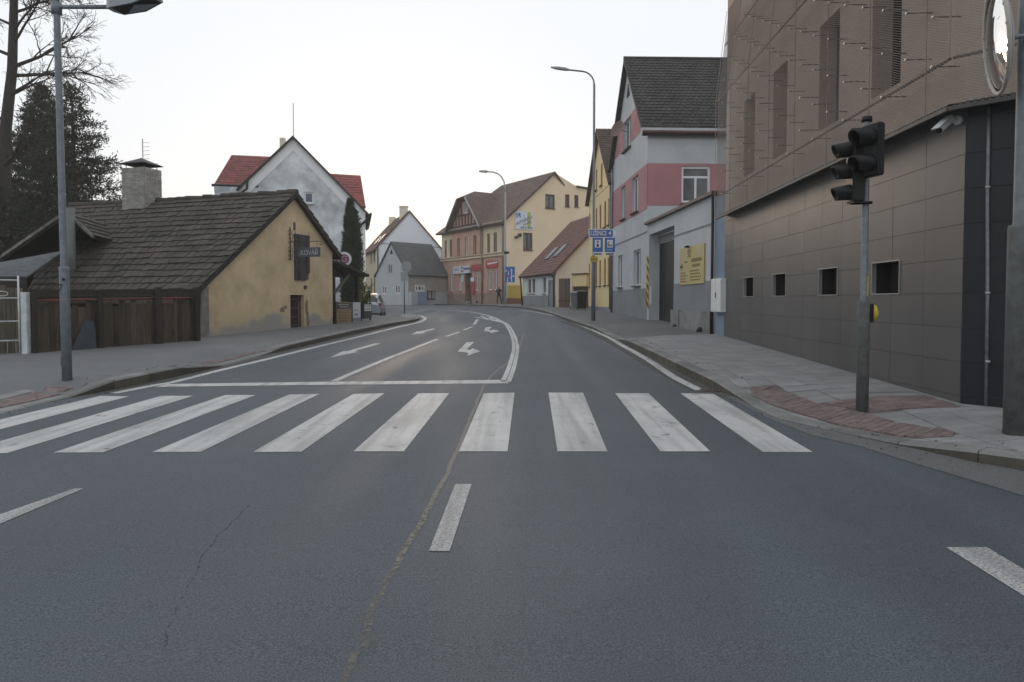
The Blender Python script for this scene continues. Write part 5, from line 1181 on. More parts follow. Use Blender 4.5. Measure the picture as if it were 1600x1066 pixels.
# ---- traffic light
b = on_wall_ground(1347, 643, zR); root = thing('traffic_light', 'traffic light pole with black signal heads and yellow push button by the right kerb', 'traffic light', b)
Y = b.y; zt = P(1347, 188, Y).z; t = pole(root, b, .071, P(1347, 470, Y).z, .042, zt, m=M_steel, lowm=M_polelow, lean=(-.002, 0))
MB().disc(t + Z * .01, Z, .06, .06, 24).build('pole_cap', M_blackm, root, True)
ppx = t.x
def head(x, y, zc, n, pitch, axis, hl, rr, dep, bx, nm):
    ax = Vector(axis).normalized(); sd = ax.cross(Z).normalized(); c = V(x, y, zc); h = pitch * n
    mb = MB(); mb.obox(c - ax * dep * .0 - sd * bx - Z * h / 2, sd * 2 * bx, Z * h, -ax * dep); o = mb.build('signal_head', M_blackm, root)
    bm = bmesh.new(); bm.from_mesh(o.data); bmesh.ops.bevel(bm, geom=list(bm.edges), offset=.018, segments=3, affect='EDGES'); bm.to_mesh(o.data); bm.free()
    for k in range(n):
        z = zc - h / 2 + pitch * (k + .5); p = V(x, y, z); q = MB()
        ring0, ring1 = [], []; N = 20; i = len(q.v)
        for a in range(N + 1):                   # hood: open below
            an = rad(-60) + rad(300) * a / N; e1 = sd * math.cos(an) + Z * math.sin(an)
            q.v.append(tuple(p + e1 * rr)); q.v.append(tuple(p + ax * hl * (.82 + .18 * max(-.6, math.sin(an))) + e1 * rr * .82 - Z * .02)); q.v.append(tuple(p + e1 * (rr - .012))); q.v.append(tuple(p + ax * hl * (.82 + .18 * max(-.6, math.sin(an))) + e1 * (rr * .82 - .012) - Z * .02))
        for a in range(N):
            s0, s1 = i + 4 * a, i + 4 * a + 4; q.f += [(s0, s1, s1 + 1, s0 + 1), (s0 + 2, s0 + 3, s1 + 3, s1 + 2), (s0 + 1, s1 + 1, s1 + 3, s0 + 3)]; q.mi += [0, 0, 0]
        q.build('hood', M_blackm, o, True); MB().disc(p + ax * .01, ax, rr - .014, .02, 20).build('lens', M_black, o, True)
    return o
c = P(1326, 268, Y); head(c.x, Y - .02, c.z, 3, .262, (-1, .12, 0), .21, .1, .14, .13, 'a')
c = P(1356, 236, Y - .22); head(c.x, Y - .25, c.z, 2, .31, (-1, -.3, 0), .27, .11, .1, .145, 'b')
for yy in (203, 272, 318): 
    q_ = P(1345, yy, Y); MB().tube([V(q_.x - .12, Y - .0, q_.z), V(q_.x + .1, Y - .08, q_.z)], .018, 8).build('bracket', M_blackm, root, True)
c = P(1355, 490, Y); o = MB().obox(V(c.x, Y - .05, c.z - .11), (.055, 0, 0), (0, .1, 0), (0, 0, .23)).build('button_housing', M_blackm, root)
mb = MB(); cy = V(c.x + .055, Y, c.z + .01); mb.tube([cy, cy + V(.03, 0, 0), cy + V(.05, 0, 0), cy + V(.06, 0, 0)], [.105, .1, .07, .02], 20); mb.build('push_button', mat('button_yellow', (.55, .42, .04), .45), o, True)
c = P(1352, 448, Y); MB().obox(V(c.x, Y - .045, c.z - .12), (.014, 0, 0), (0, .05, 0), (0, 0, .25)).build('yellow_label', mat('label_yellow', (.4, .33, .05), .5), root)

# ---- right-hand mast with convex mirror
b = V(5.16, 6.95, zR(5.16, 6.95)); root = thing('mast', 'thick galvanised mast at the right edge of the picture', 'pole', b)
zt = 9; pole(root, b, .115, P(1585, 352, b.y).z, .072, zt, m=M_pole, lowm=M_polelow)
c = P(1557, 64, b.y - .1); n_ = V(-.9, .42, -.1).normalized(); rm = .51
root = thing('traffic_mirror', 'round convex traffic mirror with spotted rim on the right-hand mast', 'mirror', c)
sx = n_.cross(Z).normalized(); sy = sx.cross(n_); mb = MB(); rg = []
for k in range(9):
    r = rm * k / 8 * .9; rg.append(len(mb.v))
    for a in range(40): an = a * math.pi / 20; mb.v.append(tuple(c + (sx * math.cos(an) + sy * math.sin(an)) * r + n_ * (.06 * (1 - (k / 8) ** 2))))
for k in range(8):
    for a in range(40): c2_ = (a + 1) % 40; mb.f.append((rg[k] + a, rg[k] + c2_, rg[k + 1] + c2_, rg[k + 1] + a)); mb.mi.append(0)
mb.build('mirror_glass', mat('mirror', (.82, .82, .82), .04, (.8, .8, .8), metal=1.), root, True)
mb = MB(); ring = [c + (sx * math.cos(a * math.pi / 24) + sy * math.sin(a * math.pi / 24)) * rm for a in range(48)]; 
for a in range(48): mb.tube([ring[a], ring[(a + 1) % 48]], .02, 8, cap=False)
mb.build('rim', mat('mirror_rim', (.45, .42, .38), .6, (.38, .35, .31)), root, True)
for a in range(16): q_ = c + (sx * math.cos(a * math.pi / 8) + sy * math.sin(a * math.pi / 8)) * rm + n_ * .019; MB().disc(q_, n_, .016, .008, 12).build('reflector', mat('rim_spot', (.55, .5, .44), .5), root, True)
mb = MB(); mb.tube([c - n_ * .02, c - n_ * .06, c - n_ * .1], [rm, rm * .8, rm * .2], 40); mb.build('back_shell', M_sback, root, True)
MB().tube([c - n_ * .1, c - n_ * .2 + V(.05, 0, 0), V(b.x, b.y, c.z)], .025, 10).build('bracket', M_steel, root, True)

# ------------------------------------------------------------------ smithy yard: sign, fence, gate, shed, boards
F = Frame(GA, GB)
u, v = F.hit(453, 392); root = thing('smithy_sign', 'small grey hanging sign on a scrolled iron bracket on the smithy gable', 'sign', F.p(u, v, 0))
z1, z0 = P(0, 386.5, 23.2).z, P(0, 401.5, 23.2).z
o = MB().obox(F.p(u, z0, .3), F.N * .86, Z * (z1 - z0), F.U * .03).build('panel', mat('sign_slate', (.085, .1, .115), .6, (.065, .075, .09), scale=5), root)
lettering('KOV\u00c1\u0158', o, F.p(u, (z0 + z1) / 2 - .02, .75), F.N, Z, .24, mat('sign_lettering', (.5, .52, .55), .6), maxw=.66, lift=.006)
def scroll(pts, r=.012, nm='scroll'): return MB().tube(pts, r, 6).build(nm, M_iron, root, True)
zt_ = z1 + .2
scroll([F.p(u, zt_, .01), F.p(u, zt_, 1.15), F.p(u, zt_ - .05, 1.25), F.p(u, zt_ - .12, 1.22), F.p(u, zt_ - .1, 1.15)], .014, 'arm')
scroll([F.p(u, z0 - .1, .02), F.p(u, zt_ + .5, .02)], .02, 'wall_bar')
for zz, s_ in ((zt_ + .32, 1), (zt_ + .05, -1), (zt_ - .25, 1), (z0 - .0, -1)):
    scroll([F.p(u, zz + s_ * (.11 * math.cos(a)), .13 + .1 * math.sin(a) * (1 - a / 9)) for a in [k * .55 for k in range(11)]], .011)
    scroll([F.p(u - .09, zz + .08 * math.cos(a), .02 + .07 * math.sin(a) * (1 - a / 9)) for a in [k * .55 for k in range(11)]], .01)
scroll([F.p(u, zt_, .75), F.p(u, zt_ + .13, .78), F.p(u, zt_ + .22, .72), F.p(u, zt_ + .3, .76)], .01); scroll([F.p(u, zt_, .66), F.p(u, zt_ + .08, .64), F.p(u, zt_ + .1, .7)], .01)
for n_ in (.4, 1.05): scroll([F.p(u, zt_, n_), F.p(u, z1, n_)], .008, 'hanger')

M_fence = mat('fence_board', (.08, .06, .042), .9, (.035, .028, .021), scale=4, stretch=(8, 8, .6), rnd=.4, bump=.4)  # board colour lowered to include the shade of the roof overhang
A_ = G(49, 552, 0., zL); B_ = G(308, 532.5, 0., zL); FN = Frame(A_[:2], B_[:2])
root = thing('board_fence', 'dark weathered board fence with red rail in front of the smithy roof', 'fence', A_)
x = 0.; LN = FN.L
while x < LN - .05:
    w = random.uniform(.1, .17); zb = zL(*FN.p(x, 0)[:2]) + random.uniform(0, .03); h = random.uniform(.92, 1.08) * 1.08
    MB().obox(FN.p(x, zb - .04, -.05), FN.U * (w - random.uniform(.002, .012)), Z * h + FN.U * random.uniform(-.012, .012), FN.N * .022).build('board', M_fence, root)
    x += w
M_redr = mat('red_rail', (.16, .035, .03), .6, (.09, .03, .026), scale=5)
ptz = lambda uu, dz: FN.p(uu, 0, .02) + Z * (zL(*FN.p(uu, 0)[:2]) + dz)
for a_, b__ in ((.05, LN * .72), (LN * .76, LN - .15)): MB().tube([ptz(a_, 1.14), ptz(b__, 1.14)], .028, 8).build('rail', M_redr, root, True)
MB().obox(ptz(0, 1.2), FN.U * LN + Z * (zL(*FN.p(LN, 0)[:2]) - zL(*FN.p(0, 0)[:2])), Z * .16, FN.N * .03).build('fascia_board', M_dwood, root)
for f_, r_ in ((.01, .05), (.36, .045), (.72, .07), (.99, .06)): p_ = ptz(LN * f_, 0); MB().obox(p_ - FN.U * r_ + FN.N * .0, FN.U * 2 * r_, Z * (1.42 if f_ > .5 else 1.32), FN.N * .1).build('post', M_dwood, root)
for k in range(16):
    uu = random.uniform(.2, LN - .3); p_ = ptz(uu, random.uniform(.0, .2)); MB().tube([p_, p_ + V(random.uniform(-.15, .15), random.uniform(-.05, .05), random.uniform(.3, .9))], [.012, .005], 5).build('dry_stem', M_dwood, root)
mb = MB(); p_ = ptz(LN * .2, 0); mb.prism([p_, p_ + FN.U * .55, p_ + FN.U * .5 + Z * .62, p_ + FN.U * .3 + Z * .7], FN.N * .05); tag(mb.build('roofing_sheet', mat('dark_sheet', (.06, .07, .09), .6, (.03, .035, .045), scale=9, amt=.1)), 'dark blue-grey sheet leaning against the board fence', 'sheet')
p_ = A_ + V(-.05, -.1, 0); root = thing('white_gate', 'white tubular gate with pale post at the left edge of the picture', 'gate', p_)
gd = (-FN.U + V(-.3, .3, 0)).normalized(); gz = p_.z; M_wpost = mat('old_white', (.62, .64, .66), .6, (.45, .47, .48), scale=6)
MB().obox(V(p_.x - .05, p_.y - .05, gz - .05), (.12, 0, 0), (0, .12, 0), (0, 0, P(46, 453, p_.y).z - gz)).build('post', M_wpost, root)
gp = lambda s_, yy: V(*(p_ - V(.1, 0, 0) + gd * s_)[:2], P(40, yy, p_.y).z)
for s_ in (.02, 1.3, 2.6): MB().tube([gp(s_, 552), gp(s_, 431)], .018, 8).build('upright', M_wpost, root, True)
for yy in (438, 466, 502, 532): MB().tube([gp(.02, yy), gp(2.6, yy)], .016, 8).build('crossbar', M_wpost, root, True)
mb = MB(); mb.tube([gp(.3, 459) + V(0, 0, .05 * math.sin(a)) + gd * .1 * math.cos(a) for a in [k * .7 for k in range(10)]], .008, 6); mb.build('scroll_ornament', M_wpost, root, True)
root = thing('plank_screen', 'pale weathered plank screen behind the white gate', 'fence', p_ + gd * 1)
M_plank = mat('pale_plank', (.17, .145, .105), .9, (.09, .078, .058), scale=4, stretch=(8, 8, .5), rnd=.3)
nb2 = V(-gd.y, gd.x, 0); nb2 = nb2 if nb2.y > 0 else -nb2
for k in range(20): q_ = p_ + gd * (.03 + k * .15) + nb2 * .35; MB().obox(V(q_.x, q_.y, gz), gd * random.uniform(.12, .145), Z * random.uniform(1.38, 1.5), nb2 * .02).build('plank', M_plank, root)

# old shed behind
root = thing('old_shed', 'dark open-gabled shed with tiled verge behind the white gate', 'shed', (-14.5, 21, .5))
Ys = 21.3; ap, lf, rt = P(104, 333, Ys), P(-45, 436, Ys), P(146, 371, Ys); back = V(-1.2, 5.5, .0)
for a_, b__ in ((lf, ap), (ap, rt)):
    r1 = slab(root, [a_, b__, b__ + back, a_ + back], .08, M_dwood); tiles(r1, (a_ if a_.z < b__.z else b__), (a_ if a_.z < b__.z else b__) + back, (b__ if a_.z < b__.z else a_), (b__ if a_.z < b__.z else a_) + back, 9 if a_ is lf else 5, .3, M_shing, 0, th=.04, jit=.015)
n_t = 9
M_verge = mat('verge_tile', (.2, .195, .18), .9, (.12, .115, .105), scale=6, rnd=.25)
for k in range(n_t): a_ = lf.lerp(ap, k / n_t); b__ = lf.lerp(ap, (k + .95) / n_t); MB().obox(a_ + V(0, -.06, -.02), b__ - a_, V(0, .12, 0), V(0, 0, .1)).build('verge_tile', M_verge, root)
for k in range(4): a_ = ap.lerp(rt, .25 + k * .75 / 4); b__ = ap.lerp(rt, .25 + (k + .95) * .75 / 4); MB().obox(a_ + V(0, -.06, -.02), b__ - a_, V(0, .12, 0), V(0, 0, .1)).build('verge_tile', M_verge, root)
mb = MB(); bk = back * .35; mb.poly([lf + bk - Z * 2.5, rt + bk - Z * 3.5, rt + bk, ap + bk, lf + bk]); mb.poly([lf - Z * .1, lf - Z * 2.5, lf + back - Z * 2.5, lf + back]); mb.build('back_wall', M_dwood, root)
q_ = P(110, 350, Ys - .1); MB().tube([V(q_.x, q_.y, 1.5), V(q_.x, q_.y, P(0, 326, Ys).z)], .13, 12).build('flue_pipe', mat('dull_pipe', (.13, .14, .14), .7), root, True)
ra = [P(-40, 432, 17.5), P(42, 432, 17.9), P(98, 392, 20.4), P(-40, 417, 20.2)]; r1 = slab(root, ra, .05, mat('roofing_felt', (.09, .097, .105), .85, (.05, .055, .06), scale=5)); r1.name = 'lean_to_roof'
MB().poly([ra[0] - Z * .06, ra[1] - Z * .06, ra[1] - Z * 1.2, ra[0] - Z * 1.2]).build('lean_to_front', M_dwood, root)

# right of the smithy: dark porch, round sign, boards
root = thing('timber_porch', 'dark timber lean-to porch at the right end of the smithy', 'porch', F.p(LS + 1.5, .7, -1))
q_ = lambda uu, z, n: F.p(LS + uu, z, n)
for uu, n_ in ((.25, -.1), (2.5, -.3), (2.5, -2.2)): MB().obox(q_(uu, .4, n_), F.U * .14, Z * 2.45, -F.N * .14).build('post', M_dwood, root)
slab(root, [q_(.02, 3.2, .2), q_(2.6, 2.75, .2), q_(2.6, 2.75, -3), q_(.02, 3.2, -3)], .1, M_dwood)
MB().poly([q_(.05, .4, -2.4), q_(2.9, .4, -2.4), q_(2.9, 2.8, -2.4), q_(.05, 3.2, -2.4)]).build('back_wall', M_dwood, root)
a_, b__ = F.hit(524, 461), F.hit(548, 431); MB().obox(F.p(a_[0], a_[1], -.02), F.p(b__[0], b__[1], -.02) - F.p(*a_, -.02), Z * .13, -F.N * .06).build('brace', mat('grey_beam', (.1, .1, .095), .85), root)
a_, b__ = F.hit(529, 418), F.hit(534, 433); MB().tube([F.p(*a_, -.05), F.p(*b__, -.05)], .03, 6).build('strut', M_dwood, root)
for k in range(18): uu = .1 + k * .14; MB().obox(q_(uu, .6, -.16), F.U * .12, Z * random.uniform(.95, 1.05), -F.N * .03).build('board', M_dwood, root)
MB().obox(q_(.0, 1.55, -.05), F.U * 2.7, Z * .07, -F.N * .12).build('top_rail', M_dwood, root)
Yc_ = 27.0; c = P(538, 405, Yc_); root = thing('round_sign', 'round white lightbox sign with purple emblem beside the smithy roof', 'sign', c); nn = V(.2, -1, 0).normalized()
MB().disc(c, nn, .285, .14, 40).build('box', mat('lightbox_rim', (.42, .42, .41), .5), root, True); MB().disc(c + nn * .072, nn, .265, .006, 40).build('face', M_swhite, root)
o = MB().disc(c + nn * .077, nn, .19, .006, 36).build('emblem', mbm('purple'), root); lettering('G', o, c + nn * .082 - Z * .005, V(1, .2, 0), Z, .34, mat('emblem_pink', (.5, .3, .38), .6), bold=.015)
MB().tube([c - nn * .05, c + V(-.5, .25, .1)], .025, 8).build('bracket', M_iron, root)
def bd(name, label, x0, y0, x1, y1, m, th=.04, n=.0):
    a_, z1_ = F.hit(x0, y0)[0], F.hit((x0 + x1) / 2, y0)[1]; b__, z0_ = F.hit(x1, y1)[0], F.hit((x0 + x1) / 2, y1)[1]
    o = thing(name, label, 'sign board', F.p(a_, z0_, n)); MB().obox(F.p(a_, z0_, n), F.U * (b__ - a_), Z * (z1_ - z0_), F.N * th).build('board', m, o); return o, a_, b__, z0_, z1_
rr0 = bd('wooden_board', 'wooden sign board with dark header beside the smithy corner', 523, 472, 547.5, 509, mat('tan_board', (.26, .19, .1), .7, (.2, .145, .08), scale=3), n=.02)
o, a_, b__, z0_, z1_ = rr0; bar_ = lambda fu, fv, w, h, m: MB().obox(F.p(a_ + (b__ - a_) * fu, z0_ + (z1_ - z0_) * fv, .062), F.U * (b__ - a_) * w, Z * (z1_ - z0_) * h, F.N * .006).build('print', m, o)
bar_(.06, .72, .88, .24, mat('header_slate', (.05, .06, .07), .6))
for k, (fu, w) in enumerate(((.12, .7), (.2, .55))): MB().obox(F.p(a_ + (b__ - a_) * fu, z0_ + (z1_ - z0_) * (.87 - k * .09), .07), F.U * (b__ - a_) * w, Z * .03, F.N * .004).build('print', mat('chalk', (.4, .4, .38), .7), o)
for k in range(4): bar_(.15 + .05 * (k % 2), .55 - k * .12, .6 - .1 * (k % 2), .03, mat('tan_print', (.16, .11, .06), .7))
for fu in (-.03, 1.0): MB().obox(F.p(a_ + (b__ - a_) * fu, z0_ - .1, .015), F.U * .05, Z * (z1_ - z0_ + .12), F.N * .06).build('post', M_dwood, o)
o, a_, b__, z0_, z1_ = bd('white_board', 'white upright poster board beside the wooden sign board', 549.5, 472.5, 561.5, 503, mat('poster_white', (.5, .53, .58), .5, (.46, .49, .54)), n=.02)
bar_(.15, .58, .45, .04, mat('poster_grey', (.25, .27, .33), .6)); bar_(.2, .33, .4, .09, mat('poster_violet', (.2, .17, .42), .6)); bar_(.0, .02, 1, .2, mat('poster_steel', (.22, .25, .28), .5))
o, a_, b__, z0_, z1_ = bd('menu_case', 'dark notice case with small white sheet at the end of the boards', 565, 474, 577.5, 498, mat('case_dark', (.045, .05, .045), .6), th=.1, n=.0)
MB().obox(F.p(a_ + .06, z0_ + (z1_ - z0_) * .5, .105), F.U * (b__ - a_ - .12), Z * (z1_ - z0_) * .42, F.N * .006).build('sheet', M_swhite, o)
for i in range(3):
    for j in range(2): MB().obox(F.p(a_ + .1 + i * (b__ - a_ - .2) / 3, z0_ + (z1_ - z0_) * (.55 + .2 * j), .112), F.U * .13, Z * .1, F.N * .003).build('print', mat('print_grey', (.35, .36, .38), .6), o)
MB().tube([F.p(b__ - .05, z0_ - .3, .05), F.p(b__ - .05, z0_ + 1.15, .05)], .03, 8).build('post', M_blackm, o)

# ------------------------------------------------------------------ wheelie bins
def bin_(base, lab, m, w=.58, d=.7, h=1.05, rz=0.):
    root = thing('wheelie_bin', lab, 'bin', base, 'bins by the garage'); mb = MB(); i = 0
    lo = [V(-w * .4, -d * .38, .06), V(w * .4, -d * .38, .06), V(w * .4, d * .38, .06), V(-w * .4, d * .38, .06)]; hi = [V(-w / 2, -d / 2, h), V(w / 2, -d / 2, h), V(w / 2, d / 2, h), V(-w / 2, d / 2, h)]
    B = Vector(base); mb.v = [tuple(B + p) for p in lo + hi]; mb.f = [(0, 3, 2, 1), (4, 5, 6, 7), (0, 1, 5, 4), (1, 2, 6, 5), (2, 3, 7, 6), (3, 0, 4, 7)]; mb.mi = [0] * 6; mb.build('bin_body', m, root)
    MB().prism([B + V(-w * .54, -d * .55, h), B + V(w * .54, -d * .55, h), B + V(w * .5, d * .5, h + .1), B + V(-w * .5, d * .5, h + .1)], (0, 0, .05)).build('lid', m, root)
    for s_ in (-1, 1): MB().disc(B + V(s_ * w * .42, d * .36, .1), (1, 0, 0), .1, .05, 14).build('wheel', M_blackm, root)
    MB().tube([B + V(-w * .4, d * .58, h + .02), B + V(w * .4, d * .58, h + .02)], .02, 6).build('handle', M_blackm, root)
bb = V(4.28, 42, zR(4.28, 42)); bin_(bb, 'black wheelie bin standing in front of the garage', M_blackm); bb = V(3.85, 42.4, zR(3.85, 42.4)); bin_(bb, 'grey slimmer wheelie bin left of the black one', mat('bin_grey', (.2, .21, .22), .6), w=.45, d=.5, h=.98)

# ------------------------------------------------------------------ parked car (silver hatchback, tail towards us)
cb = V(-8.85, 42.4, 0); cb.z = zr(cb.x, cb.y); root = thing('parked_car', 'silver hatchback parked behind the sign boards, tail towards the street', 'car', cb)
M_car = mat('silver_paint', (.34, .36, .39), .3, (.32, .34, .37), metal=.5); M_tail = mat('tail_red', (.35, .02, .02), .25); M_rub = mat('tyre_rubber', (.02, .02, .021), .85)
st = [(-2.05, .62, .42, .78, .84, .5), (-1.98, .8, .3, .88, .98, .58), (-1.8, .86, .24, .92, 1.26, .6), (-1.4, .88, .22, .94, 1.44, .6), (-.6, .89, .22, .95, 1.5, .62), (.2, .89, .22, .95, 1.48, .62), (.75, .88, .22, .95, 1.3, .6), (1.25, .87, .22, .94, .99, .66), (1.75, .82, .26, .82, .86, .6), (2.1, .6, .34, .62, .68, .45)]
hd = V(-.12, 1, 0).normalized(); sd_ = V(hd.y, -hd.x, 0); mb = MB(); rg = []
W_ = lambda l, s_, z: cb + hd * l + sd_ * s_ + Z * z
for l, hw_, z0_, zb_, zt_, rw in st:
    rg.append(len(mb.v))
    for s_, z in ((-hw_ * .85, z0_), (-hw_, z0_ + .15), (-hw_, zb_ - .2), (-hw_ * .97, zb_), (-rw - .06, zt_ - .08 if zt_ - zb_ > .15 else zb_ + (zt_ - zb_) * .5), (-rw + .08, zt_), (rw - .08, zt_), (rw + .06, zt_ - .08 if zt_ - zb_ > .15 else zb_ + (zt_ - zb_) * .5), (hw_ * .97, zb_), (hw_, zb_ - .2), (hw_, z0_ + .15), (hw_ * .85, z0_)): mb.v.append(tuple(W_(l, s_, z)))
for k in range(len(st) - 1):
    for a in range(12):
        c2_ = (a + 1) % 12; mb.f.append((rg[k] + a, rg[k] + c2_, rg[k + 1] + c2_, rg[k + 1] + a))
        glass = (a in (3, 7) and 2 <= k <= 5) or (a in (4, 5, 6) and k in (1, 6)) ; mb.mi.append(1 if glass else 0)
mb.f.append(tuple(rg[0] + a for a in range(12))); mb.f.append(tuple(rg[-1] + a for a in range(12))); mb.mi += [0, 0]
o = mb.build('body', [M_car, M_glass], root, False)
for l in (-1.28, 1.3):
    for s_ in (-.8, .8):
        wh = MB().disc(W_(l, s_, .31), sd_, .31, .2, 24).build('wheel', M_rub, root, True); MB().disc(W_(l, s_ * 1.1, .31), sd_, .2, .05, 20).build('rim', M_alu, wh, True)
for s_ in (-1, 1):
    MB().obox(W_(-2.0, s_ * .5, .74), sd_ * s_ * .31, Z * .17, hd * .12 ).build('tail_light', M_tail, root); MB().obox(W_(-1.9, s_ * .78, .74), sd_ * s_ * .07, Z * .17, hd * .22).build('tail_light', M_tail, root)
MB().obox(W_(-2.1, -.78, .32), sd_ * 1.56, Z * .22, hd * .2).build('bumper', M_car, root); MB().obox(W_(-2.08, -.7, .22), sd_ * 1.4, Z * .1, hd * .2).build('bumper_lower', M_blackm, root)
MB().obox(W_(-2.115, -.26, .56), sd_ * .52, Z * .11, hd * .01).build('number_plate', M_swhite, root); MB().obox(W_(-1.82, -.55, 1.4), sd_ * 1.1, Z * .04, hd * .2).build('spoiler', M_car, root)

# ------------------------------------------------------------------ person by the corner house
def person(base, h, face):
    k = h / 1.72
    J = {'pel': (0, 0, .95), 'w': (0, .01, 1.1), 'ch': (0, .0, 1.3), 'nk': (0, .0, 1.47), 'hd': (0, -.03, 1.57), 'ht': (0, -.02, 1.68),
         'lh': (-.1, 0, .9), 'lk': (-.14, -.03, .5), 'la': (-.17, .02, .1), 'lt': (-.19, -.14, .04), 'rh': (.1, 0, .9), 'rk': (.17, -.02, .5), 'ra': (.23, .03, .1), 'rt': (.26, -.12, .04),
         'ls': (-.19, 0, 1.4), 'le': (-.28, -.1, 1.16), 'lw': (-.13, -.27, 1.3), 'lf': (-.06, -.3, 1.38), 'rs': (.19, 0, 1.4), 're': (.28, -.1, 1.16), 'rw': (.13, -.27, 1.3), 'rf': (.06, -.3, 1.38)}
    R = {'pel': (.16, .12), 'w': (.15, .11), 'ch': (.18, .13), 'nk': (.06, .06), 'hd': (.085, .1), 'ht': (.075, .085), 'lh': (.1, .1), 'lk': (.065, .07), 'la': (.05, .05), 'lt': (.045, .03), 'ls': (.075, .075), 'le': (.055, .055), 'lw': (.04, .04), 'lf': (.04, .025)}
    for a in list(R):
        if a[0] == 'l': R['r' + a[1:]] = R[a]
    E = [('pel', 'w'), ('w', 'ch'), ('ch', 'nk'), ('nk', 'hd'), ('hd', 'ht'), ('pel', 'lh'), ('lh', 'lk'), ('lk', 'la'), ('la', 'lt'), ('pel', 'rh'), ('rh', 'rk'), ('rk', 'ra'), ('ra', 'rt'), ('ch', 'ls'), ('ls', 'le'), ('le', 'lw'), ('lw', 'lf'), ('ch', 'rs'), ('rs', 're'), ('re', 'rw'), ('rw', 'rf')]
    ks = list(J); me = bpy.data.meshes.new('p'); me.from_pydata([tuple(c * k for c in J[a]) for a in ks], [(ks.index(a), ks.index(b_)) for a, b_ in E], [])
    ob = bpy.data.objects.new('p', me); COL.objects.link(ob); md = ob.modifiers.new('s', 'SKIN'); sv = me.skin_vertices[0].data
    for i, a in enumerate(ks): sv[i].radius = tuple(r * k for r in R[a]); sv[i].use_root = a == 'pel'
    sb = ob.modifiers.new('d', 'SUBSURF'); sb.levels = 2; bpy.context.view_layer.update()
    m2 = bpy.data.meshes.new_from_object(ob.evaluated_get(bpy.context.evaluated_depsgraph_get())); bpy.data.objects.remove(ob)
    for mm in (mat('jacket_dark', (.02, .022, .026), .8), mat('trousers_dark', (.018, .02, .026), .8), mat('skin', (.36, .2, .15), .6), mat('hair_brown', (.05, .035, .025), .7), mat('shoe', (.02, .018, .018), .6)): m2.materials.append(mm)
    for p in m2.polygons:
        c = p.center / k; p.use_smooth = True
        p.material_index = 4 if c.z < .09 else 1 if c.z < .93 else 0
        if c.z > 1.46 and abs(c.x) < .12: p.material_index = 2 if (c.y < -.03 and c.z < 1.67) or c.z < 1.5 else 3
        if c.y < -.25 and c.z > 1.28: p.material_index = 2
    o = link('person', m2, None, base, face); tag(o, 'person in dark clothes standing with hands raised to the face by the corner house', 'person')
    rotm = Matrix.Rotation(face, 4, 'Z'); pc = Vector(base) + rotm @ (V(0, -.33, 1.44) * k)
    ph = MB().cbox((0, -.345 * k, 1.42 * k), .15, .02, .08).build('phone', M_blackm); tag(ph, 'dark phone held up by the person by the corner house', 'phone'); ph.location = base; ph.rotation_euler.z = face
pb_ = P(779.5, 477, 62); person(V(pb_.x, 62, zR(pb_.x, 62)), 1.66, rad(8))

# ------------------------------------------------------------------ trees and plants
M_bark = mat('bark', (.05, .042, .036), .95, (.028, .024, .022), scale=6, stretch=(3, 3, .6), bump=.6)
M_needle = mat('needles', (.022, .034, .019), .8, (.011, .018, .011), scale=.9, amt=.3); M_cyp = mat('cypress_green', (.055, .075, .045), .85, (.03, .044, .027), scale=2.5, amt=.3)
M_ivy = mat('ivy', (.022, .035, .014), .6, (.012, .02, .009), scale=3); M_shrub = mat('shrub_yellowgreen', (.2, .19, .03), .8, (.09, .1, .02), scale=4)
def leafset(mb, c, n, r, ll, lw, rng, updir=None, mi=0):
    for _ in range(n):
        d = V(rng.gauss(0, 1), rng.gauss(0, 1), rng.gauss(0, 1)).normalized()
        if updir is not None: d = (d + updir).normalized()
        s_ = d.orthogonal().normalized(); s_ = Matrix.Rotation(rng.uniform(0, 6.28), 3, d) @ s_
        p = c + V(rng.gauss(0, r), rng.gauss(0, r), rng.gauss(0, r * .7)); i = len(mb.v)
        mb.v += [tuple(p - s_ * lw * .3), tuple(p + d * ll * .5 - s_ * lw), tuple(p + d * ll), tuple(p + d * ll * .5 + s_ * lw)]; mb.f.append((i, i + 1, i + 2, i + 3)); mb.mi.append(mi)
def conifer(base, h, wid, lab, seed, nb=170, low=.12, droop=.1, tuft=9, name='conifer_tree', irregular=.3):
    rng = random.Random(seed); root = thing(name, lab, 'tree', base); B = Vector(base)
    MB().tube([B - Z * .3, B + Z * h * .5, B + Z * h * .97], [.28, .17, .03], 9).build('trunk', M_bark, root, True)
    fo = MB(); br = MB()
    for k in range(nb):
        f = low + (1 - low) * (k + rng.random()) / nb; z = h * f; prof = (1 - f) ** .75 * (1.15 if f > .3 else .75 + f * 1.3)
        L = wid * prof * rng.uniform(1 - irregular, 1.12) + .12; an = k * 2.39996 + rng.uniform(-.3, .3); d = V(math.cos(an), math.sin(an), 0); up = rng.uniform(-.05, .25) - droop
        p0 = B + Z * z; pts = [p0 + d * L * t + Z * (L * up * t + L * .12 * t * t) for t in (0, .4, .75, 1)]
        br.tube(pts, [.035, .025, .015, .006], 4, cap=False); m = max(4, int(L * 8))
        for j in range(m):
            t = .34 + .66 * (j + rng.random()) / m; q = p0 + d * L * t + Z * (L * up * t + L * .12 * t * t); sd = V(-d.y, d.x, 0) * rng.gauss(0, .26 * L * (.35 + .65 * (1 - t)))
            leafset(fo, q + sd + Z * rng.gauss(0, .05), tuft, .14, .24, .028, rng, (d * .5 + Z * .35))
    br.build('limbs', M_bark, root); kind(fo.build('crown', M_needle, root), 'stuff')
b = V(P(72, 400, 37).x, 37, .6); conifer(b, P(70, 138, 37).z - .6, 3.5, 'dark narrow spruce behind the shed, left of the two conifers', 3, nb=210, tuft=18)
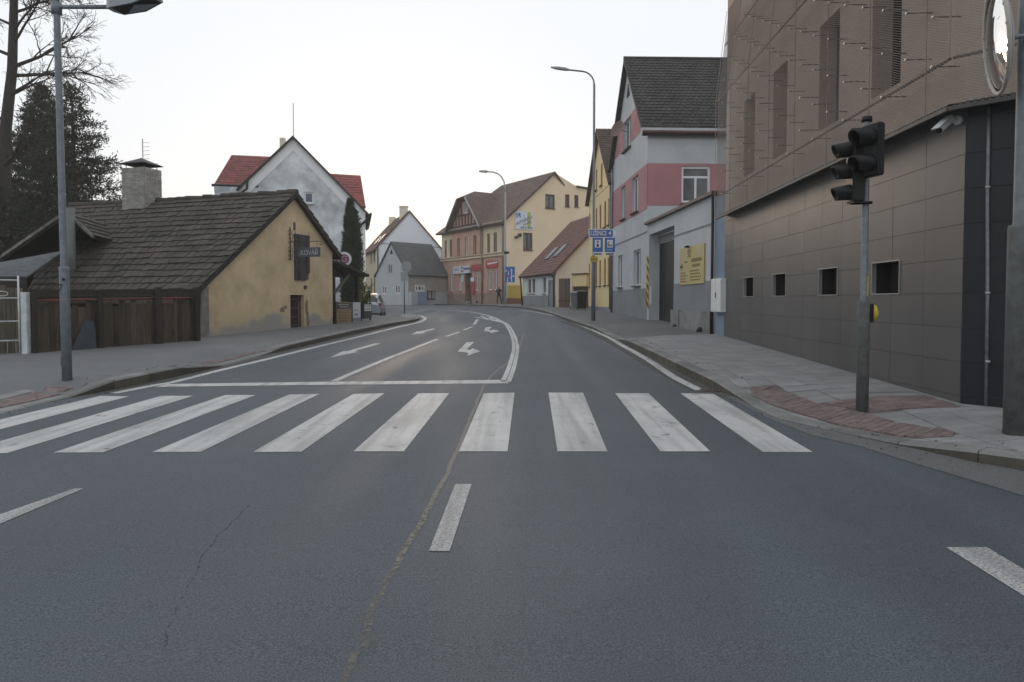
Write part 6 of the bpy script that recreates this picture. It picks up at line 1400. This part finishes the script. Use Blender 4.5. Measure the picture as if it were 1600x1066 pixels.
b = V(P(118, 400, 34.5).x, 34.5, .6); conifer(b, P(112, 134, 34.5).z - .6, 3.7, 'broad dark pine behind the smithy roof, right of the two conifers', 8, nb=120, irregular=.5, tuft=14, name='pine_tree')
b = V(P(30, 400, 40).x, 40, .4); conifer(b, 7.6, 2.6, 'low dark spruce half hidden behind the bare tree trunk', 5, nb=120, tuft=9)
def cypress(base, h, r, lab, seed, n=2300, twin=True):
    rng = random.Random(seed); root = thing('cypress_tree', lab, 'tree', base); B = Vector(base); MB().tube([B - Z * .2, B + Z * h * .8], [.09, .03], 8).build('trunk', M_bark, root, True); mb = MB()
    for _ in range(n):
        f = rng.random(); sp = rng.random() < .35 and twin; hh = h * (.9 if sp else 1); rad_ = r * (min(1, f * 5) ** .5) * (1 - f ** 2.4) ** .8; an = rng.uniform(0, 6.283); rr2 = rad_ * math.sqrt(rng.uniform(.35, 1))
        c = B + V(math.cos(an) * rr2 + (.22 * r * (1 + f) if sp else -.05 * r), math.sin(an) * rr2, f * hh * .97 + .1); leafset(mb, c, 4, .04, .22, .022, rng, Z * 1.6 + V(math.cos(an), math.sin(an), 0) * .5)
    kind(mb.build('crown', M_cyp, root), 'stuff')
Yq = 33.5; b = P(549, 470, Yq); b.z = zr(b.x, Yq); cypress(b, P(546, 312, Yq).z - b.z, .47, 'dark slim cypress in front of the stained white gable', 4, n=4200)
rng = random.Random(2); b = P(568, 470, 31.5); b.z = zr(b.x, 31.5); root = thing('yellow_shrub', 'yellow-green shrub beside the cypress above the boards', 'shrub', b); mb = MB(); st_ = MB()
for k in range(26):
    an = rng.uniform(0, 6.28); L = rng.uniform(.9, 1.9); d = V(math.cos(an) * .22, math.sin(an) * .22, 1).normalized(); st_.tube([b, b + d * L * .5, b + d * L + V(math.cos(an), math.sin(an), 0) * .1], [.012, .009, .004], 4)
    for j in range(34): t = rng.uniform(.15, 1); leafset(mb, b + d * L * t, 2, .07, .1, .028, rng, Z * .5)
st_.build('stems', M_bark, root); kind(mb.build('crown', M_shrub, root), 'stuff')
# bare tree with ivy on its trunk
rng = random.Random(21); Yt = 27.; b = P(6, 440, Yt); b.z = .5; root = thing('bare_tree', 'bare leafless tree with ivy-clad trunk at the left edge of the picture', 'tree', b)
tr = [b - Z * .3, P(4, 380, Yt), P(5, 280, Yt), P(9, 200, Yt), P(19, 110, Yt), P(21, 40, Yt), P(23, -60, Yt), P(28, -160, Yt), P(32, -260, Yt)]
MB().tube(tr, [.4, .3, .25, .2, .17, .15, .12, .08, .03], 10).build('trunk', M_bark, root, True)
limb, twig = MB(), MB()
def grow(p, d, L, r, lev):
    n = 5; pts = [p]; q = p
    for k in range(n):
        d = (d + V(rng.gauss(0, .13), rng.gauss(0, .13), rng.gauss(0, .1) + (-.05 if lev > 1 else .03))).normalized(); q = q + d * L / n; pts.append(q)
    (limb if lev < 2 else twig).tube(pts, [max(.007, r * (1 - .7 * k / n)) for k in range(n + 1)], 6 if lev == 0 else 4 if lev == 1 else 3, cap=False)
    if lev >= 3: return
    for k in range([8, 6, 5][lev]):
        t = rng.uniform(.25, 1); i = min(n - 1, int(t * n)); s_ = pts[i].lerp(pts[i + 1], t * n - i); dd_ = (pts[i + 1] - pts[i]).normalized(); pr_ = dd_.orthogonal().normalized(); pr_ = Matrix.Rotation(rng.uniform(0, 6.28), 3, dd_) @ pr_
        grow(s_, (dd_ + pr_ * rng.uniform(.45, .95)).normalized(), L * rng.uniform(.35, .6), r * .4, lev + 1)
for k, (py_, dx, dz, L, r) in enumerate(((262, .8, .75, 2.6, .11), (190, -.7, .5, 2.5, .08), (150, .9, .25, 3.0, .07), (118, .95, .18, 3.2, .075), (105, .9, .45, 3.4, .08), (88, -.9, .5, 2.6, .07), (70, .85, .5, 3.2, .06), (50, .8, .6, 3.0, .055), (40, -.8, .5, 2.5, .06), (20, .9, .35, 3.0, .06), (0, .8, .4, 2.8, .05), (-20, .7, .5, 2.6, .05), (-60, .6, .7, 2.6, .05), (-70, -.6, .7, 2.4, .05), (-120, .5, .8, 2.2, .04), (-160, -.4, .8, 2, .035), (215, -.8, .45, 2.4, .06), (150, .2, .4, 2.4, .05))):
    for i in range(len(tr) - 1):
        za_, zb_ = tr[i].z, tr[i + 1].z; zz = P(10, py_, Yt).z
        if za_ <= zz <= zb_: s_ = tr[i].lerp(tr[i + 1], (zz - za_) / (zb_ - za_)); break
    grow(s_, V(dx, rng.uniform(-.5, .5), dz * .6).normalized(), L * (.82 if dx > 0 else 1), r, 0)
limb.build('limbs', M_bark, root, True); kind(twig.build('twigs', M_bark, root), 'stuff')
mb = MB()
for k in range(5200):
    t = rng.random() ** 1.15 * .53; z = .4 + t * 11.; i = 0
    while i < len(tr) - 2 and tr[i + 1].z < z: i += 1
    c = tr[i].lerp(tr[i + 1], max(0, min(1, (z - tr[i].z) / (tr[i + 1].z - tr[i].z)))); an = rng.uniform(0, 6.28); r = (.36 + .42 * (1 - t / .53) * rng.random()) * (1 if t < .4 else (.53 - t) / .13 * .6 + .4)
    leafset(mb, c + V(math.cos(an), math.sin(an), 0) * r * math.sqrt(rng.random()), 2, .05, .11, .045, rng)
kind(mb.build('ivy', M_ivy, root), 'stuff')
# scrubby hedge behind the shed and roof
rng = random.Random(33); hb = V(-22.5, 30, .5); root = thing('hedge', 'dark scrubby hedge behind the shed under the conifers', 'hedge', hb); mb = MB(); st_ = MB()
for k in range(420):
    x = rng.uniform(-9, 6.5); y = rng.uniform(-1, 1); hgt = 2.3 + .7 * math.sin(x * 1.3) + rng.uniform(-.4, .5); c = hb + V(x, y, 0); st_.tube([c, c + V(rng.uniform(-.3, .3), rng.uniform(-.3, .3), hgt)], [.018, .004], 3, cap=False)
    for j in range(16): leafset(mb, c + V(rng.uniform(-.25, .25), rng.uniform(-.25, .25), hgt * rng.uniform(.15, 1)), 2, .1, .13, .04, rng)
st_.build('stems', M_bark, root); kind(mb.build('leaves', mat('hedge_leaf', (.035, .035, .02), .85, (.02, .02, .012), scale=2), root), 'stuff')

# ------------------------------------------------------------------ thin evening haze
hz = MB().obox((-1300, -700, -3), (2600, 0, 0), (0, 2600, 0), (0, 0, 27)); hm = bpy.data.materials.new('haze'); hm.use_nodes = True
hn = hm.node_tree.nodes; hn.remove(hn['Principled BSDF']); pv = hn.new('ShaderNodeVolumePrincipled'); pv.inputs['Density'].default_value = .0011; pv.inputs['Color'].default_value = (1, .96, .9, 1); pv.inputs['Anisotropy'].default_value = .3
hm.node_tree.links.new(pv.outputs[0], hn['Material Output'].inputs['Volume']); kind(hz.build('haze', hm), 'stuff')

# grit and leaf litter along the kerbs and under the lamp
rng = random.Random(77); lit = MB()
for lst, sg, zf in ((stL, 1, zr), (stR, -1, zr), (stL, -1, zL), (stR, 1, zR)):
    for (p, h) in lst:
        if not 5 < p.y < 26: continue
        for k in range(7):
            q = p + V(sg * abs(rng.gauss(.0, .16)) + sg * .03 + (sg * .24 if zf is not zr else 0), rng.uniform(-.5, .5), 0); z = zf(q.x, q.y) + .008; r = rng.uniform(.006, .022); a0 = rng.uniform(0, 6.28)
            lit.prism([V(q.x + r * math.cos(a0 + a) * rng.uniform(.6, 1), q.y + r * math.sin(a0 + a) * rng.uniform(.6, 1), z) for a in (0, 1.3, 2.7, 4.2)], (0, 0, rng.uniform(.002, .012)))
kind(lit.build('litter', mat('litter', (.16, .13, .1), .9, (.06, .05, .04), scale=20, amt=.1)), 'stuff')
